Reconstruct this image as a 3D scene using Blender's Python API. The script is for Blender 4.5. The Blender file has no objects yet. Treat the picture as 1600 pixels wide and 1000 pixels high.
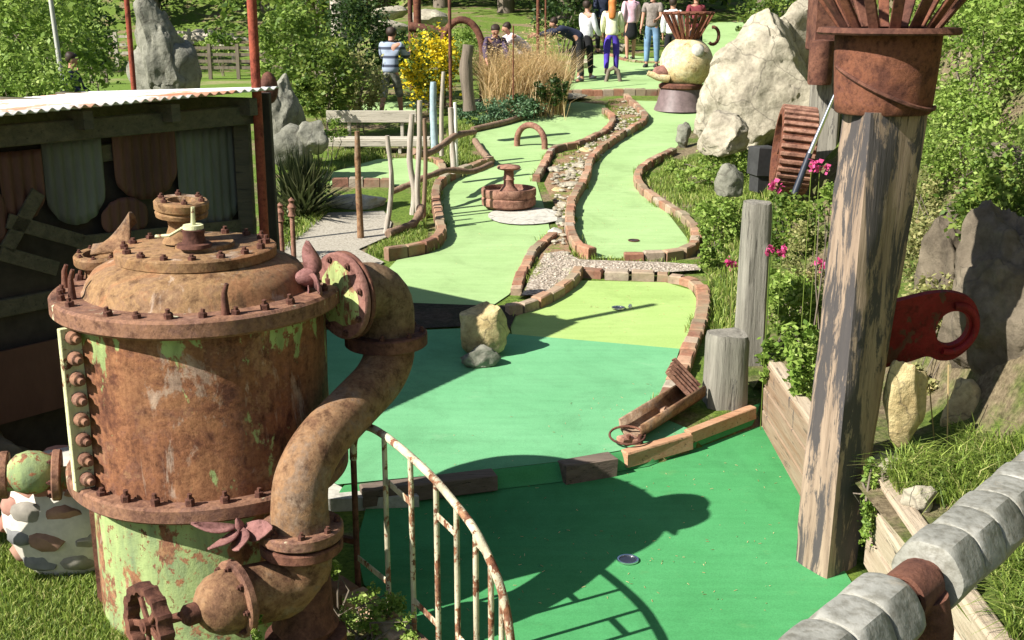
import bpy, bmesh, math, random
import numpy as np
from mathutils import Vector, Matrix, noise, geometry
R = math.radians
rng = np.random.default_rng(7); random.seed(7)
S = bpy.context.scene
COL = S.collection
# ---------------------------------------------------------------- camera, sky, sun, exposure
F = 1850.0; TH = R(15.0); cT, sT = math.cos(TH), math.sin(TH)
cam = bpy.data.cameras.new('camera'); co = bpy.data.objects.new('camera', cam); COL.objects.link(co)
cam.sensor_width = 36; cam.lens = 36 * F / 1600; cam.clip_end = 600; cam.clip_start = .05
co.location = (0, 0, 0); co.rotation_euler = (R(90) - TH, 0, 0)
S.camera = co
S.render.resolution_x = 1024; S.render.resolution_y = 640
SAZ = R(61); SEL = R(39)
LD = Vector((math.sin(SAZ) * math.cos(SEL), math.cos(SAZ) * math.cos(SEL), -math.sin(SEL)))
w = bpy.data.worlds.new('World'); S.world = w; w.use_nodes = True
nt = w.node_tree; sky = nt.nodes.new('ShaderNodeTexSky'); sky.sky_type = 'NISHITA'; sky.sun_disc = False
sky.sun_elevation = SEL; sky.sun_rotation = R(61 + 180)
bgn = nt.nodes['Background']; bgn.inputs[1].default_value = .055; nt.links.new(sky.outputs[0], bgn.inputs[0])
sl = bpy.data.lights.new('sun', 'SUN'); sl.energy = 5.0; sl.angle = R(.5); sl.color = (1, .955, .87)
so = bpy.data.objects.new('sun', sl); COL.objects.link(so); so.rotation_euler = LD.to_track_quat('-Z', 'Y').to_euler()
S.view_settings.view_transform = 'Standard'; S.view_settings.look = 'None'; S.view_settings.gamma = 1
S.view_settings.exposure = 1.1
S.render.engine = 'CYCLES'
S.cycles.max_bounces = 6; S.cycles.diffuse_bounces = 3; S.cycles.transmission_bounces = 3

# ---------------------------------------------------------------- rays and terrain
def ray(x, y):
    u = (x - 800) / F; v = (y - 500) / F
    return Vector((u, cT - v * sT, -sT - v * cT))
def interp(x, pts):
    if x <= pts[0][0]: return pts[0][1]
    for a, b in zip(pts, pts[1:]):
        if x <= b[0]: return a[1] + (b[1] - a[1]) * (x - a[0]) / (b[0] - a[0])
    return pts[-1][1]
def sm(a, b, x):
    t = min(1, max(0, (x - a) / (b - a))); return t * t * (3 - 2 * t)
UP = [(6.9, -3.1), (7.6, -3.05), (9.9, -2.85), (11.7, -2.7), (16.2, -2.5), (22, -2.05), (27, -1.58), (34, -1.0), (60, 1.2), (75, 4), (160, 30)]
YS = [(-1.2, 7.2), (-.1, 7.45), (.35, 7.55), (1.0, 7.8), (1.85, 8.55), (2.2, 8.8)]
BL = [(0, 1.95), (4.4, 2.02), (6.4, 1.93), (8.5, 1.93), (9.0, 1.86), (9.6, 1.95), (10.4, 2.05), (11.3, 2.0), (11.9, 2.0), (13, 2.02), (14, 1.98), (14.8, 1.95), (16.5, 2.05), (18, 2.3), (20, 2.9), (24, 4.3), (27, 4.9), (34, 7.5), (60, 22)]
def ground_h(X, Y):
    up = interp(Y, UP)
    lo = -3.2 + max(0, Y - 6.9) * .05
    ys = interp(X, YS)
    if Y < 7.0: z = lo
    else:
        z = lo + (up - lo) * sm(ys, ys + .05, Y) if X > -1.2 else None
        cont = interp(Y, [(7, -3.2), (9.9, -2.87)] + UP[3:])
        if z is None: z = cont
    lft = sm(-3.6, -7, X) * sm(16, 27, Y) * (1 - sm(52, 70, Y))
    z = z * (1 - lft) + (-2.9) * lft
    return z
def bank_h(X, Y):
    x0 = interp(Y, BL); dx = X - x0
    wall = 1 - sm(8.5, 8.85, Y)
    g = ground_h(min(X, 20), Y)
    if Y < 8.5: g = -3.1
    far = g + .02 + .3 * sm(.05, 1.3, dx) + .2 * max(0, dx - .8)
    near = -2.62 + .12 * dx
    z = near * wall + far * (1 - wall)
    w9 = sm(8, 10.5, Y); st = .8 + .75 * w9
    z += (1.75 - .6 * w9) * max(0, min(dx - st, 4.2)) * (1 - sm(16, 22, Y) * .75)
    z += .05 * noise.noise(Vector((X * 1.7, Y * 1.7, 0))) * sm(0, .4, dx)
    return z
def H(X, Y):
    return bank_h(X, Y) if X > interp(Y, BL) else ground_h(X, Y)
def G(x, y, off=0.0):
    r = ray(x, y); t = 2.0
    st = .1
    while t < 190:
        if r.z * t <= H(r.x * t, r.y * t) + off: break
        t += st if t < 30 else st * 4
    a, b = t - (st if t < 30 else st * 4), t
    for _ in range(14):
        m = (a + b) / 2
        if r.z * m <= H(r.x * m, r.y * m) + off: b = m
        else: a = m
    return r * b
def A(x, y, Y): r = ray(x, y); return r * (Y / r.y)
def px(d): return d / F     # metres per pixel at axial depth d

# ---------------------------------------------------------------- mesh helpers
ORG = {}
def org(o):
    return ORG.get(o.name, Vector((0, 0, 0))) if o else Vector((0, 0, 0))
def tag(o, label=None, cat=None, group=None, kind=None):
    if label: o['label'] = label
    if cat: o['category'] = cat
    if group: o['group'] = group
    if kind: o['kind'] = kind
    return o
def empty(name, loc, label, cat, group=None):
    o = bpy.data.objects.new(name, None); COL.objects.link(o); o.location = loc; o.empty_display_size = .1
    ORG[o.name] = Vector(loc); return tag(o, label, cat, group)
def frame(d, up=Vector((0, 0, 1))):
    d = Vector(d).normalized()
    if abs(d.dot(up)) > .98: up = Vector((1, 0, 0))
    a = d.cross(up).normalized(); b = a.cross(d).normalized()
    return a, b, d
class MB:
    def __init__(s): s.v = []; s.f = []; s.r = []
    def add(s, vs, fs, rnd=None):
        n = len(s.v); s.v += [Vector(v) for v in vs]; s.f += [tuple(i + n for i in f) for f in fs]
        rr = random.random() if rnd is None else rnd
        s.r += [rr] * len(fs); return s
    def box(s, c, size, M=None, rnd=None, bev=0.0, jit=0.0):
        c = Vector(c); hx, hy, hz = [q / 2 for q in size]
        M = M or Matrix.Identity(3)
        if bev > 0:
            vs = []; b = bev
            ring = []
            for z, ins in ((-hz, b), (-hz + b, 0), (hz - b, 0), (hz, b)):
                for sx, sy in ((-1, -1), (1, -1), (1, 1), (-1, 1)):
                    vs.append(Vector((sx * (hx - ins), sy * (hy - ins), z)))
            fs = [(3, 2, 1, 0), (12, 13, 14, 15)]
            for k in range(3):
                for i in range(4):
                    j = (i + 1) % 4; fs.append((k * 4 + i, k * 4 + j, k * 4 + 4 + j, k * 4 + 4 + i))
        else:
            vs = [Vector((sx * hx, sy * hy, sz * hz)) for sz in (-1, 1) for sx, sy in ((-1, -1), (1, -1), (1, 1), (-1, 1))]
            fs = [(3, 2, 1, 0), (4, 5, 6, 7), (0, 1, 5, 4), (1, 2, 6, 5), (2, 3, 7, 6), (3, 0, 4, 7)]
        if jit: vs = [v + Vector([random.uniform(-jit, jit) for _ in range(3)]) for v in vs]
        return s.add([c + M @ v for v in vs], fs, rnd)
    def bar(s, a, b, wd, th, up=(0, 0, 1), rnd=None, bev=0, jit=0):
        a = Vector(a); b = Vector(b); x, z, d = frame(b - a, Vector(up))
        M = Matrix((x, d, z)).transposed()
        return s.box((a + b) / 2, (wd, (b - a).length, th), M, rnd, bev, jit)
    def tube(s, pts, rad, seg=10, cap=True, rnd=None, wob=0):
        pts = [Vector(p) for p in pts]; n = len(pts)
        if not hasattr(rad, '__len__'): rad = [rad] * n
        vs = []; fs = []; a = None
        for i, p in enumerate(pts):
            d = (pts[min(i + 1, n - 1)] - pts[max(i - 1, 0)]).normalized()
            if a is None: a, b, _ = frame(d)
            else:
                a = (a - d * a.dot(d)).normalized(); b = a.cross(d) * -1
                b = d.cross(a)
            b = d.cross(a)
            for k in range(seg):
                t = 2 * math.pi * k / seg; r = rad[i] * (1 + random.uniform(-wob, wob))
                vs.append(p + (a * math.cos(t) + b * math.sin(t)) * r)
        for i in range(n - 1):
            for k in range(seg):
                k2 = (k + 1) % seg
                fs.append((i * seg + k, i * seg + k2, (i + 1) * seg + k2, (i + 1) * seg + k))
        if cap: fs.append(tuple(range(seg - 1, -1, -1))); fs.append(tuple((n - 1) * seg + k for k in range(seg)))
        return s.add(vs, fs, rnd)
    def lathe(s, prof, c, axis=(0, 0, 1), seg=32, rnd=None, a0=0, a1=2 * math.pi, fn=None):
        # prof: list of (r, h); closed automatically when r==0 at the ends
        c = Vector(c); x, y, d = frame(axis); y = d.cross(x)
        full = abs(a1 - a0 - 2 * math.pi) < 1e-6; m = seg if full else seg + 1
        vs = []; fs = []
        for (r, h) in prof:
            for k in range(m):
                t = a0 + (a1 - a0) * k / seg
                rr = r * (fn(t, h) if fn else 1)
                vs.append(c + d * h + (x * math.cos(t) + y * math.sin(t)) * rr)
        for i in range(len(prof) - 1):
            for k in range(seg):
                k2 = (k + 1) % m
                fs.append((i * m + k, i * m + k2, (i + 1) * m + k2, (i + 1) * m + k))
        return s.add(vs, fs, rnd)
    def build(s, name, m, parent=None, at=None, smooth=None):
        me = bpy.data.meshes.new(name)
        if parent is not None: o0 = org(parent)
        elif at is not None: o0 = Vector(at)
        elif s.v:
            lo = min(v.z for v in s.v); o0 = Vector((sum(v.x for v in s.v) / len(s.v), sum(v.y for v in s.v) / len(s.v), lo))
        me.from_pydata([tuple(v - o0) for v in s.v], [], s.f)
        a = me.attributes.new('rnd', 'FLOAT', 'FACE'); a.data.foreach_set('value', s.r)
        me.materials.append(m); me.validate(clean_customdata=False); me.update()
        if smooth:
            me.shade_smooth(); me.set_sharp_from_angle(angle=R(smooth))
        o = bpy.data.objects.new(name, me); COL.objects.link(o)
        if parent is not None: o.parent = parent; ORG[o.name] = o0
        else: o.location = o0; ORG[o.name] = o0
        if parent is not None: o.location = (0, 0, 0) if parent.type == 'EMPTY' or parent.parent else (0, 0, 0)
        return o
def fix_normals(o):
    bm = bmesh.new(); bm.from_mesh(o.data); bmesh.ops.recalc_face_normals(bm, faces=bm.faces); bm.to_mesh(o.data); bm.free(); return o
def cr(pts, n=8):      # Catmull-Rom
    pts = [Vector(p) for p in pts]; out = []
    P = [pts[0] * 2 - pts[1]] + pts + [pts[-1] * 2 - pts[-2]]
    for i in range(1, len(P) - 2):
        for k in range(n):
            t = k / n; a, b, c, d = P[i - 1:i + 3]
            out.append(.5 * ((2 * b) + (c - a) * t + (2 * a - 5 * b + 4 * c - d) * t * t + (3 * b - a - 3 * c + d) * t ** 3))
    out.append(pts[-1]); return out

# ---------------------------------------------------------------- materials
def nodes(name):
    m = bpy.data.materials.new(name); m.use_nodes = True; n = m.node_tree
    return m, n, n.nodes['Principled BSDF']
def N(n, t, **k):
    x = n.nodes.new(t)
    for a, b in k.items():
        if a in x.inputs.keys() if hasattr(x.inputs, 'keys') else False: x.inputs[a].default_value = b
        else: setattr(x, a, b)
    return x
def ramp(n, src, stops, interp_='LINEAR'):
    r = n.nodes.new('ShaderNodeValToRGB'); r.color_ramp.interpolation = interp_
    e = r.color_ramp.elements
    while len(e) < len(stops): e.new(.5)
    for i, (p, c) in enumerate(stops):
        e[i].position = p; e[i].color = (*c, 1) if len(c) == 3 else c
    n.links.new(src, r.inputs[0]); return r.outputs[0]
def nz(n, scale, detail=5, rough=.6, co=None, vec=None, dist=0):
    t = n.nodes.new('ShaderNodeTexNoise'); t.inputs['Scale'].default_value = scale; t.inputs['Detail'].default_value = detail
    t.inputs['Roughness'].default_value = rough; t.inputs['Distortion'].default_value = dist
    if vec is not None:
        n.links.new(vec, t.inputs['Vector'])
    return t.outputs[0]
def coords(n, scale=(1, 1, 1), rot=(0, 0, 0)):
    t = n.nodes.new('ShaderNodeTexCoord'); m = n.nodes.new('ShaderNodeMapping'); m.inputs['Scale'].default_value = scale
    m.inputs['Rotation'].default_value = rot
    n.links.new(t.outputs['Object'], m.inputs[0]); return m.outputs[0]
def mix(n, f, a, b, mode='MIX'):
    x = n.nodes.new('ShaderNodeMix'); x.data_type = 'RGBA'; x.blend_type = mode
    for i, q in ((0, f), (6, a), (7, b)):
        if isinstance(q, (int, float)): x.inputs[i].default_value = q
        elif isinstance(q, tuple): x.inputs[i].default_value = (*q, 1)
        else: n.links.new(q, x.inputs[i])
    return x.outputs[2]
def bump(n, bs, h, st=.4, dist=.01):
    b = n.nodes.new('ShaderNodeBump'); b.inputs['Strength'].default_value = st; b.inputs['Distance'].default_value = dist
    n.links.new(h, b.inputs['Height']); n.links.new(b.outputs[0], bs.inputs['Normal'])
def attr(n, name='rnd'):
    a = n.nodes.new('ShaderNodeAttribute'); a.attribute_name = name; return a.outputs['Fac']
def fin(m, bs, n, col, rough=.8, metal=0, spec=.3):
    if isinstance(col, tuple): bs.inputs['Base Color'].default_value = (*col, 1)
    else: n.links.new(col, bs.inputs['Base Color'])
    bs.inputs['Roughness'].default_value = rough; bs.inputs['Metallic'].default_value = metal
    bs.inputs['Specular IOR Level'].default_value = spec
    return m
def plain(name, col, rough=.7, metal=0, var=.25, sc=12):
    m, n, bs = nodes(name); v = coords(n)
    f = nz(n, sc, 4, .6, vec=v)
    dark = tuple(c * (1 - var) for c in col); lite = tuple(min(1, c * (1 + var)) for c in col)
    fin(m, bs, n, ramp(n, f, [(.3, dark), (.7, lite)]), rough, metal)
    bump(n, bs, f, .2, .004); return m
def rust(name, stops, sc=3, paint=None, pth=.56, psc=2.2, rough=.85, streak=0, paint2=None, zband=None, patch=0):
    m, n, bs = nodes(name); v = coords(n)
    f = nz(n, sc, 12, .74, vec=v, dist=.25); f2 = nz(n, 38, 6, .75, vec=v)
    c = ramp(n, f, stops)
    pit = nz(n, 13, 8, .75, vec=v); c = mix(n, .7, c, ramp(n, pit, [(.36, (.25, .18, .15)), (.47, (1, 1, 1)), (.7, (1.25, 1.2, 1.1))]), 'MULTIPLY')
    c = mix(n, .5, c, ramp(n, f2, [(.34, (.2, .12, .08)), (.5, (.75, .7, .65)), (.68, (1, 1, 1))]), 'MULTIPLY')
    h = f2
    if patch:
        a_ = nz(n, patch, 9, .7, vec=coords(n, (1, 1, .7)), dist=.8); b_ = nz(n, patch * 1.7, 10, .72, vec=coords(n, (1.3, 1, .5), (.5, .2, .1)), dist=.5)
        c = mix(n, ramp(n, a_, [(.50, (0, 0, 0)), (.55, (.75, .75, .75))]), c, mix(n, .8, (.33, .16, .075), ramp(n, f2, [(.3, (.4, .3, .3)), (.6, (1, 1, 1))]), 'MULTIPLY'))
        c = mix(n, ramp(n, b_, [(.56, (0, 0, 0)), (.60, (.7, .7, .7))]), c, mix(n, .8, (.44, .34, .26), ramp(n, pit, [(.35, (.4, .35, .35)), (.6, (1, 1, 1))]), 'MULTIPLY'))
    if streak:
        k_ = nz(n, 4, 6, .7, vec=coords(n, (3, 3, .25)))
        c = mix(n, streak, c, ramp(n, k_, [(.35, (.3, .22, .2)), (.55, (1, 1, 1)), (.75, (1.25, 1.2, 1.1))]), 'MULTIPLY')
    if paint:
        vs = coords(n, (1.6, 1.6, .75))
        p = nz(n, psc, 10, .66, vec=vs, dist=.3)
        if zband:
            t_ = n.nodes.new('ShaderNodeTexCoord'); sx_ = n.nodes.new('ShaderNodeSeparateXYZ'); n.links.new(t_.outputs['Object'], sx_.inputs[0])
            mr = n.nodes.new('ShaderNodeMapRange'); mr.inputs[1].default_value = zband[0]; mr.inputs[2].default_value = zband[1]; mr.inputs[4].default_value = zband[2]; n.links.new(sx_.outputs[2], mr.inputs[0])
            ad = n.nodes.new('ShaderNodeMath'); n.links.new(p, ad.inputs[0]); n.links.new(mr.outputs[0], ad.inputs[1]); p = ad.outputs[0]
        mask = ramp(n, p, [(pth - .012, (0, 0, 0)), (pth + .012, (1, 1, 1))])
        spots = ramp(n, nz(n, 17, 6, .7, vec=v), [(.40, (0, 0, 0)), (.44, (1, 1, 1))])
        mask = mix(n, 1.0, mask, spots, 'MULTIPLY')
        pc = ramp(n, nz(n, 5, 6, .6, vec=coords(n, (2, 2, .5))), [(.35, paint2 or tuple(q * .55 for q in paint)), (.55, paint), (.75, tuple(min(1, q * 1.35) for q in paint))])
        c = mix(n, mask, c, pc)
    fin(m, bs, n, c, rough, 0, .25)
    bump(n, bs, pit, .8, .012); return m
BROWN = [(.26, (.04, .016, .012)), (.4, (.13, .052, .03)), (.47, (.27, .12, .06)), (.52, (.19, .085, .055)), (.58, (.34, .19, .1)), (.64, (.23, .13, .095)), (.76, (.38, .31, .25))]
TAN = [(.28, (.06, .03, .018)), (.42, (.18, .1, .05)), (.5, (.3, .185, .09)), (.56, (.22, .13, .075)), (.66, (.36, .24, .13)), (.8, (.42, .33, .22))]
DARKR = [(.25, (.03, .013, .011)), (.45, (.10, .042, .03)), (.6, (.19, .085, .055)), (.8, (.3, .16, .11))]
ORG_R = [(.28, (.035, .013, .01)), (.43, (.11, .042, .027)), (.52, (.19, .075, .042)), (.6, (.13, .05, .035)), (.75, (.28, .13, .08))]
M = {}
M['tank'] = rust('tank rust', BROWN, 2.6, (.30, .38, .15), .615, 2.6, streak=.45, patch=1.6, zband=(1.45, 1.68, .13))
M['dome'] = rust('dome rust', TAN, 3.2, patch=1.9)
M['flange'] = rust('flange rust', [(.28, (.05, .026, .02)), (.42, (.16, .08, .055)), (.5, (.27, .145, .09)), (.57, (.19, .1, .075)), (.66, (.33, .2, .13)), (.8, (.42, .3, .22))], 4, (.46, .45, .3), .645, 4)
M['drum'] = rust('drum green', BROWN, 3, (.27, .34, .14), .445, 3.0, paint2=(.16, .21, .11), patch=2.0)
M['pipe'] = rust('pipe rust', [(.3, (.06, .028, .018)), (.42, (.17, .09, .05)), (.5, (.27, .16, .085)), (.56, (.21, .14, .095)), (.64, (.32, .24, .17)), (.8, (.36, .27, .15))], 3.2)
M['shadedpipe'] = rust('dark shaded pipe rust', [(.25, (.06, .035, .02)), (.45, (.16, .1, .06)), (.6, (.25, .17, .1)), (.8, (.36, .27, .18))], 3)  # elbow's dark rust, with the blank flange's shade mixed into the colour
M['disc'] = rust('disc paint', [(.28, (.08, .035, .03)), (.5, (.25, .12, .1)), (.75, (.34, .2, .16))], 4)
M['discgreen'] = rust('disc green', BROWN, 4, (.38, .45, .17), .44, 5)
M['strut'] = rust('strut paint', BROWN, 3, (.62, .62, .36), .40, 2)
M['darkrust'] = rust('dark rust', DARKR, 4)
M['orust'] = rust('orange rust', ORG_R, 4)
M['pinkr'] = rust('pink rust', [(.3, (.16, .07, .065)), (.6, (.3, .15, .14)), (.8, (.38, .22, .2))], 3)
M['gate'] = rust('gate paint', BROWN, 5, (.52, .47, .33), .46, 6)
M['redpole'] = rust('red pole paint', [(.3, (.2, .045, .03)), (.6, (.33, .08, .045)), (.8, (.4, .14, .09))], 3)
M['redplate'] = rust('red plate paint', [(.3, (.09, .008, .008)), (.5, (.2, .01, .013)), (.8, (.28, .03, .03))], 3, (.1, .04, .025), .58, 5, rough=.6)
M['wrust'] = rust('hub rust', [(.3, (.1, .045, .035)), (.5, (.27, .14, .1)), (.7, (.45, .27, .2)), (.85, (.55, .4, .28))], 6)
M['pot'] = rust('pot cream', [(.3, (.45, .25, .1)), (.45, (.62, .5, .28)), (.6, (.7, .64, .44)), (.8, (.78, .72, .5))], 2.2, rough=.6)
M['chrome'] = plain('chrome', (.75, .76, .78), .25, 1, .1)
M['black'] = plain('black grip', (.02, .025, .04), .5)
def brick_mat():
    m, n, bs = nodes('brick'); a = attr(n); v = coords(n)
    c = ramp(n, a, [(0, (.2, .1, .07)), (.3, (.33, .16, .1)), (.6, (.42, .22, .14)), (.8, (.44, .29, .2)), (1, (.36, .31, .25))])
    f = nz(n, 22, 6, .7, vec=v); c = mix(n, .75, c, ramp(n, f, [(.3, (.35, .33, .3)), (.5, (.8, .78, .74)), (.7, (1, 1, 1))]), 'MULTIPLY')
    big = nz(n, 2.5, 4, .6, vec=v); c = mix(n, ramp(n, big, [(.42, (0, 0, 0)), (.62, (.7, .7, .7))]), c, (.22, .2, .13))
    fin(m, bs, n, c, .9); bump(n, bs, f, .5, .006); return m
M['brick'] = brick_mat()
def soil_mat(name, g1, g2, s1, s2, th=.5, sc=1.3):
    m, n, bs = nodes(name); v = coords(n)
    f = nz(n, sc, 6, .65, vec=v); d = nz(n, 30, 6, .75, vec=v); d2 = nz(n, 9, 4, .6, vec=v)
    gc = ramp(n, d, [(.35, g1), (.65, g2)]); sc_ = ramp(n, d, [(.3, s1), (.68, s2)])
    c = mix(n, ramp(n, f, [(th - .06, (0, 0, 0)), (th + .06, (1, 1, 1))]), gc, sc_)
    c = mix(n, .5, c, ramp(n, d2, [(.3, (.5, .5, .5)), (.7, (1, 1, 1))]), 'MULTIPLY')
    fin(m, bs, n, c, 1, 0, .1); bump(n, bs, d, .8, .03); return m
M['ground'] = soil_mat('ground', (.06, .11, .02), (.2, .28, .05), (.14, .1, .06), (.34, .26, .16), .56)
M['lawn'] = soil_mat('lawn', (.1, .17, .025), (.2, .3, .06), (.22, .22, .09), (.38, .34, .18), .56, .3)
M['bank'] = soil_mat('bank soil', (.04, .07, .015), (.15, .2, .04), (.08, .06, .035), (.3, .24, .15), .52)
M['terra'] = soil_mat('terracotta soil', (.1, .15, .03), (.24, .3, .07), (.22, .125, .075), (.4, .27, .17), .44, 4)
M['dsoil'] = soil_mat('dark soil', (.03, .03, .02), (.08, .07, .05), (.04, .03, .02), (.12, .09, .07), .5, 3)
def turf(name, a, b, st=(.5, .5, .3)):
    m, n, bs = nodes(name); v = coords(n)
    f = nz(n, 1.1, 6, .65, vec=v); fi = nz(n, 130, 3, .6, vec=v); s = nz(n, 6, 5, .6, vec=coords(n, (.25, 2.4, 1), (0, 0, .15)))
    c = ramp(n, f, [(.3, a), (.7, b)])
    c = mix(n, .22, c, ramp(n, s, [(.35, (.62, .62, .6)), (.6, (1, 1, 1))]), 'MULTIPLY')
    pt = nz(n, .9, 7, .75, vec=coords(n, (1, 1, 1), (0, 0, .8)), dist=.6); c = mix(n, .5, c, ramp(n, pt, [(.33, (.62, .6, .58)), (.5, (1, 1, 1))]), 'MULTIPLY')
    c = mix(n, .4, c, ramp(n, fi, [(.3, (.45, .45, .45)), (.6, (1, 1, 1))]), 'MULTIPLY')
    w_ = nz(n, 2.2, 7, .7, vec=coords(n, (1, 1.5, 1)))
    c = mix(n, ramp(n, w_, [(.6, (0, 0, 0)), (.78, (.5, .5, .5))]), c, st)
    fin(m, bs, n, c, .95, 0, .12); bump(n, bs, fi, .35, .003); return m
M['turf_dark'] = turf('turf dark', (.055, .255, .085), (.08, .32, .12), (.15, .27, .1))
M['turf_mid'] = turf('turf mid', (.125, .35, .165), (.16, .41, .205), (.24, .42, .24))
M['turf_light'] = turf('turf light', (.29, .42, .125), (.36, .49, .17), (.42, .46, .2))
M['turf_far'] = turf('turf far', (.28, .42, .17), (.345, .49, .22), (.42, .47, .25))
def wood(name, a, b, cdark=(.04, .035, .03), vert=True, dark=.44, char=0):
    m, n, bs = nodes(name)
    s = (9, 9, .55) if vert == True else ((.6, 9, 9) if vert == 'x' else (9, .6, 9))
    v = coords(n, s); f = nz(n, 1.6, 8, .7, vec=v, dist=.5); f2 = nz(n, 5, 6, .7, vec=v)
    c = ramp(n, f, [(.3, a), (.7, b)])
    c = mix(n, ramp(n, f2, [(.32, (1, 1, 1)), (.42, (0, 0, 0))]), c, cdark)
    if char:
        k = nz(n, 3.6, 9, .74, vec=coords(n, (2.0, 2.0, .4)), dist=.5)
        c = mix(n, ramp(n, k, [(char, (0, 0, 0)), (char + .05, (.93, .93, .93))]), c, (.055, .052, .055))
    fin(m, bs, n, c, .9, 0, .2); bump(n, bs, f2, .8, .012); return m
M['post'] = wood('weathered post', (.15, .105, .075), (.40, .30, .22), char=.475)
M['post2'] = wood('grey post', (.13, .12, .1), (.3, .28, .235), char=.6)
M['plank'] = wood('retaining plank', (.2, .115, .065), (.31, .25, .18), vert='y', char=.58)
M['plankx'] = wood('pale timber', (.34, .31, .25), (.5, .46, .38), vert='x', dark=.3)
M['edge'] = wood('edging timber', (.36, .17, .09), (.46, .29, .18), vert='x')
M['dtimber'] = wood('dark timber', (.09, .07, .055), (.2, .15, .12), vert='x')
M['shedwood'] = wood('shed wood', (.06, .055, .038), (.13, .11, .075), vert='x')
M['drift'] = wood('driftwood', (.24, .2, .16), (.52, .47, .4), dark=.5)
M['bark'] = wood('bark', (.1, .08, .06), (.22, .18, .14))
M['birch'] = wood('birch bark', (.3, .3, .27), (.55, .55, .5), dark=.5)
M['branch'] = wood('branch', (.14, .09, .06), (.3, .2, .14))
M['beam'] = wood('retaining beam', (.3, .23, .16), (.48, .4, .3), vert='y')
def rock_mat(name, a, b, c3, sc=2.5, bs_=.8):
    m, n, bs = nodes(name); v = coords(n); f = nz(n, sc, 9, .68, vec=v); f2 = nz(n, sc * 6, 8, .7, vec=v)
    c = ramp(n, f, [(.3, a), (.55, b), (.75, c3)])
    c = mix(n, .6, c, ramp(n, f2, [(.33, (.4, .4, .38)), (.55, (.95, .95, .95))]), 'MULTIPLY')
    vo = n.nodes.new('ShaderNodeTexVoronoi'); vo.feature = 'DISTANCE_TO_EDGE'; vo.inputs['Scale'].default_value = sc * .8
    wv = n.nodes.new('ShaderNodeMix'); wv.data_type = 'VECTOR'; wv.inputs[0].default_value = .22
    tn = n.nodes.new('ShaderNodeTexNoise'); tn.inputs['Scale'].default_value = sc * 1.4; n.links.new(v, tn.inputs['Vector'])
    n.links.new(v, wv.inputs[4]); n.links.new(tn.outputs['Color'], wv.inputs[5]); n.links.new(wv.outputs[1], vo.inputs['Vector'])
    cr_ = ramp(n, vo.outputs[0], [(0.0, (1, 1, 1)), (.018, (0, 0, 0))])
    c = mix(n, mix(n, .55, (0, 0, 0), cr_), c, (.07, .06, .05))
    fin(m, bs, n, c, .95, 0, .2); bump(n, bs, f2, bs_, .03); return m
M['rock'] = rock_mat('pale rock', (.24, .21, .16), (.42, .38, .29), (.56, .52, .41))
M['rockg'] = rock_mat('grey rock', (.12, .12, .095), (.24, .235, .19), (.38, .37, .3))
M['rocky'] = rock_mat('yellow rock', (.36, .26, .12), (.58, .47, .25), (.68, .6, .4), 4)
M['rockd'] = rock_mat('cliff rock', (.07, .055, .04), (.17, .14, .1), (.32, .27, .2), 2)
M['concrete'] = rock_mat('concrete', (.42, .4, .35), (.5, .48, .42), (.58, .56, .5), 3, .2)
def gravel_mat():
    m, n, bs = nodes('gravel'); v = coords(n)
    vo = n.nodes.new('ShaderNodeTexVoronoi'); vo.inputs['Scale'].default_value = 38; n.links.new(v, vo.inputs['Vector'])
    c = ramp(n, vo.outputs['Color'], [(0, (.13, .1, .07)), (.5, (.3, .25, .2)), (1, (.5, .44, .36))])
    fin(m, bs, n, c, .95); bump(n, bs, vo.outputs['Distance'], .8, .01); return m
M['gravel'] = gravel_mat()
def path_mat():
    m, n, bs = nodes('path'); v = coords(n); f = nz(n, 40, 6, .7, vec=v)
    c = ramp(n, f, [(.35, (.17, .15, .12)), (.5, (.32, .29, .235)), (.7, (.42, .39, .33))]); fin(m, bs, n, c, .95); bump(n, bs, f, .4, .006); return m
M['path'] = path_mat()
def leaf(name, stops, rough=.55, trans=.35):
    m, n, bs = nodes(name); a = attr(n)
    c = ramp(n, a, stops); fin(m, bs, n, c, rough, 0, .3)
    tr = n.nodes.new('ShaderNodeBsdfTranslucent'); n.links.new(c, tr.inputs[0])
    mx = n.nodes.new('ShaderNodeMixShader'); mx.inputs[0].default_value = trans
    out = n.nodes['Material Output']; n.links.new(bs.outputs[0], mx.inputs[1]); n.links.new(tr.outputs[0], mx.inputs[2]); n.links.new(mx.outputs[0], out.inputs[0])
    return m
M['leafdark'] = leaf('leaf dark', [(0, (.01, .025, .006)), (.5, (.03, .065, .012)), (1, (.09, .14, .03))])
M['leafmid'] = leaf('leaf mid', [(0, (.03, .065, .01)), (.4, (.1, .17, .025)), (.85, (.25, .31, .06)), (1, (.36, .33, .12))])
M['leafbright'] = leaf('leaf bright', [(0, (.07, .13, .02)), (.4, (.17, .27, .04)), (.8, (.3, .4, .09)), (1, (.45, .5, .18))])
M['leafpale'] = leaf('leaf pale', [(0, (.1, .12, .04)), (.4, (.25, .26, .09)), (.8, (.4, .38, .16)), (1, (.5, .4, .2))])
M['leafblue'] = leaf('leaf blue', [(0, (.04, .09, .04)), (.6, (.12, .22, .11)), (1, (.24, .34, .2))])
M['straw'] = leaf('straw', [(0, (.3, .22, .08)), (.4, (.56, .41, .2)), (1, (.82, .62, .36))])
M['blade'] = leaf('grass blade', [(0, (.07, .12, .02)), (.5, (.2, .29, .045)), (.85, (.34, .42, .09)), (1, (.5, .45, .2))])
M['spike'] = leaf('spiky leaf', [(0, (.03, .045, .015)), (.5, (.09, .11, .04)), (1, (.24, .25, .12))])
M['yellow'] = leaf('yellow petals', [(0, (.55, .4, .01)), (1, (.85, .7, .03))])
M['pink'] = leaf('pink petals', [(0, (.5, .04, .16)), (1, (.75, .12, .32))])
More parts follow.
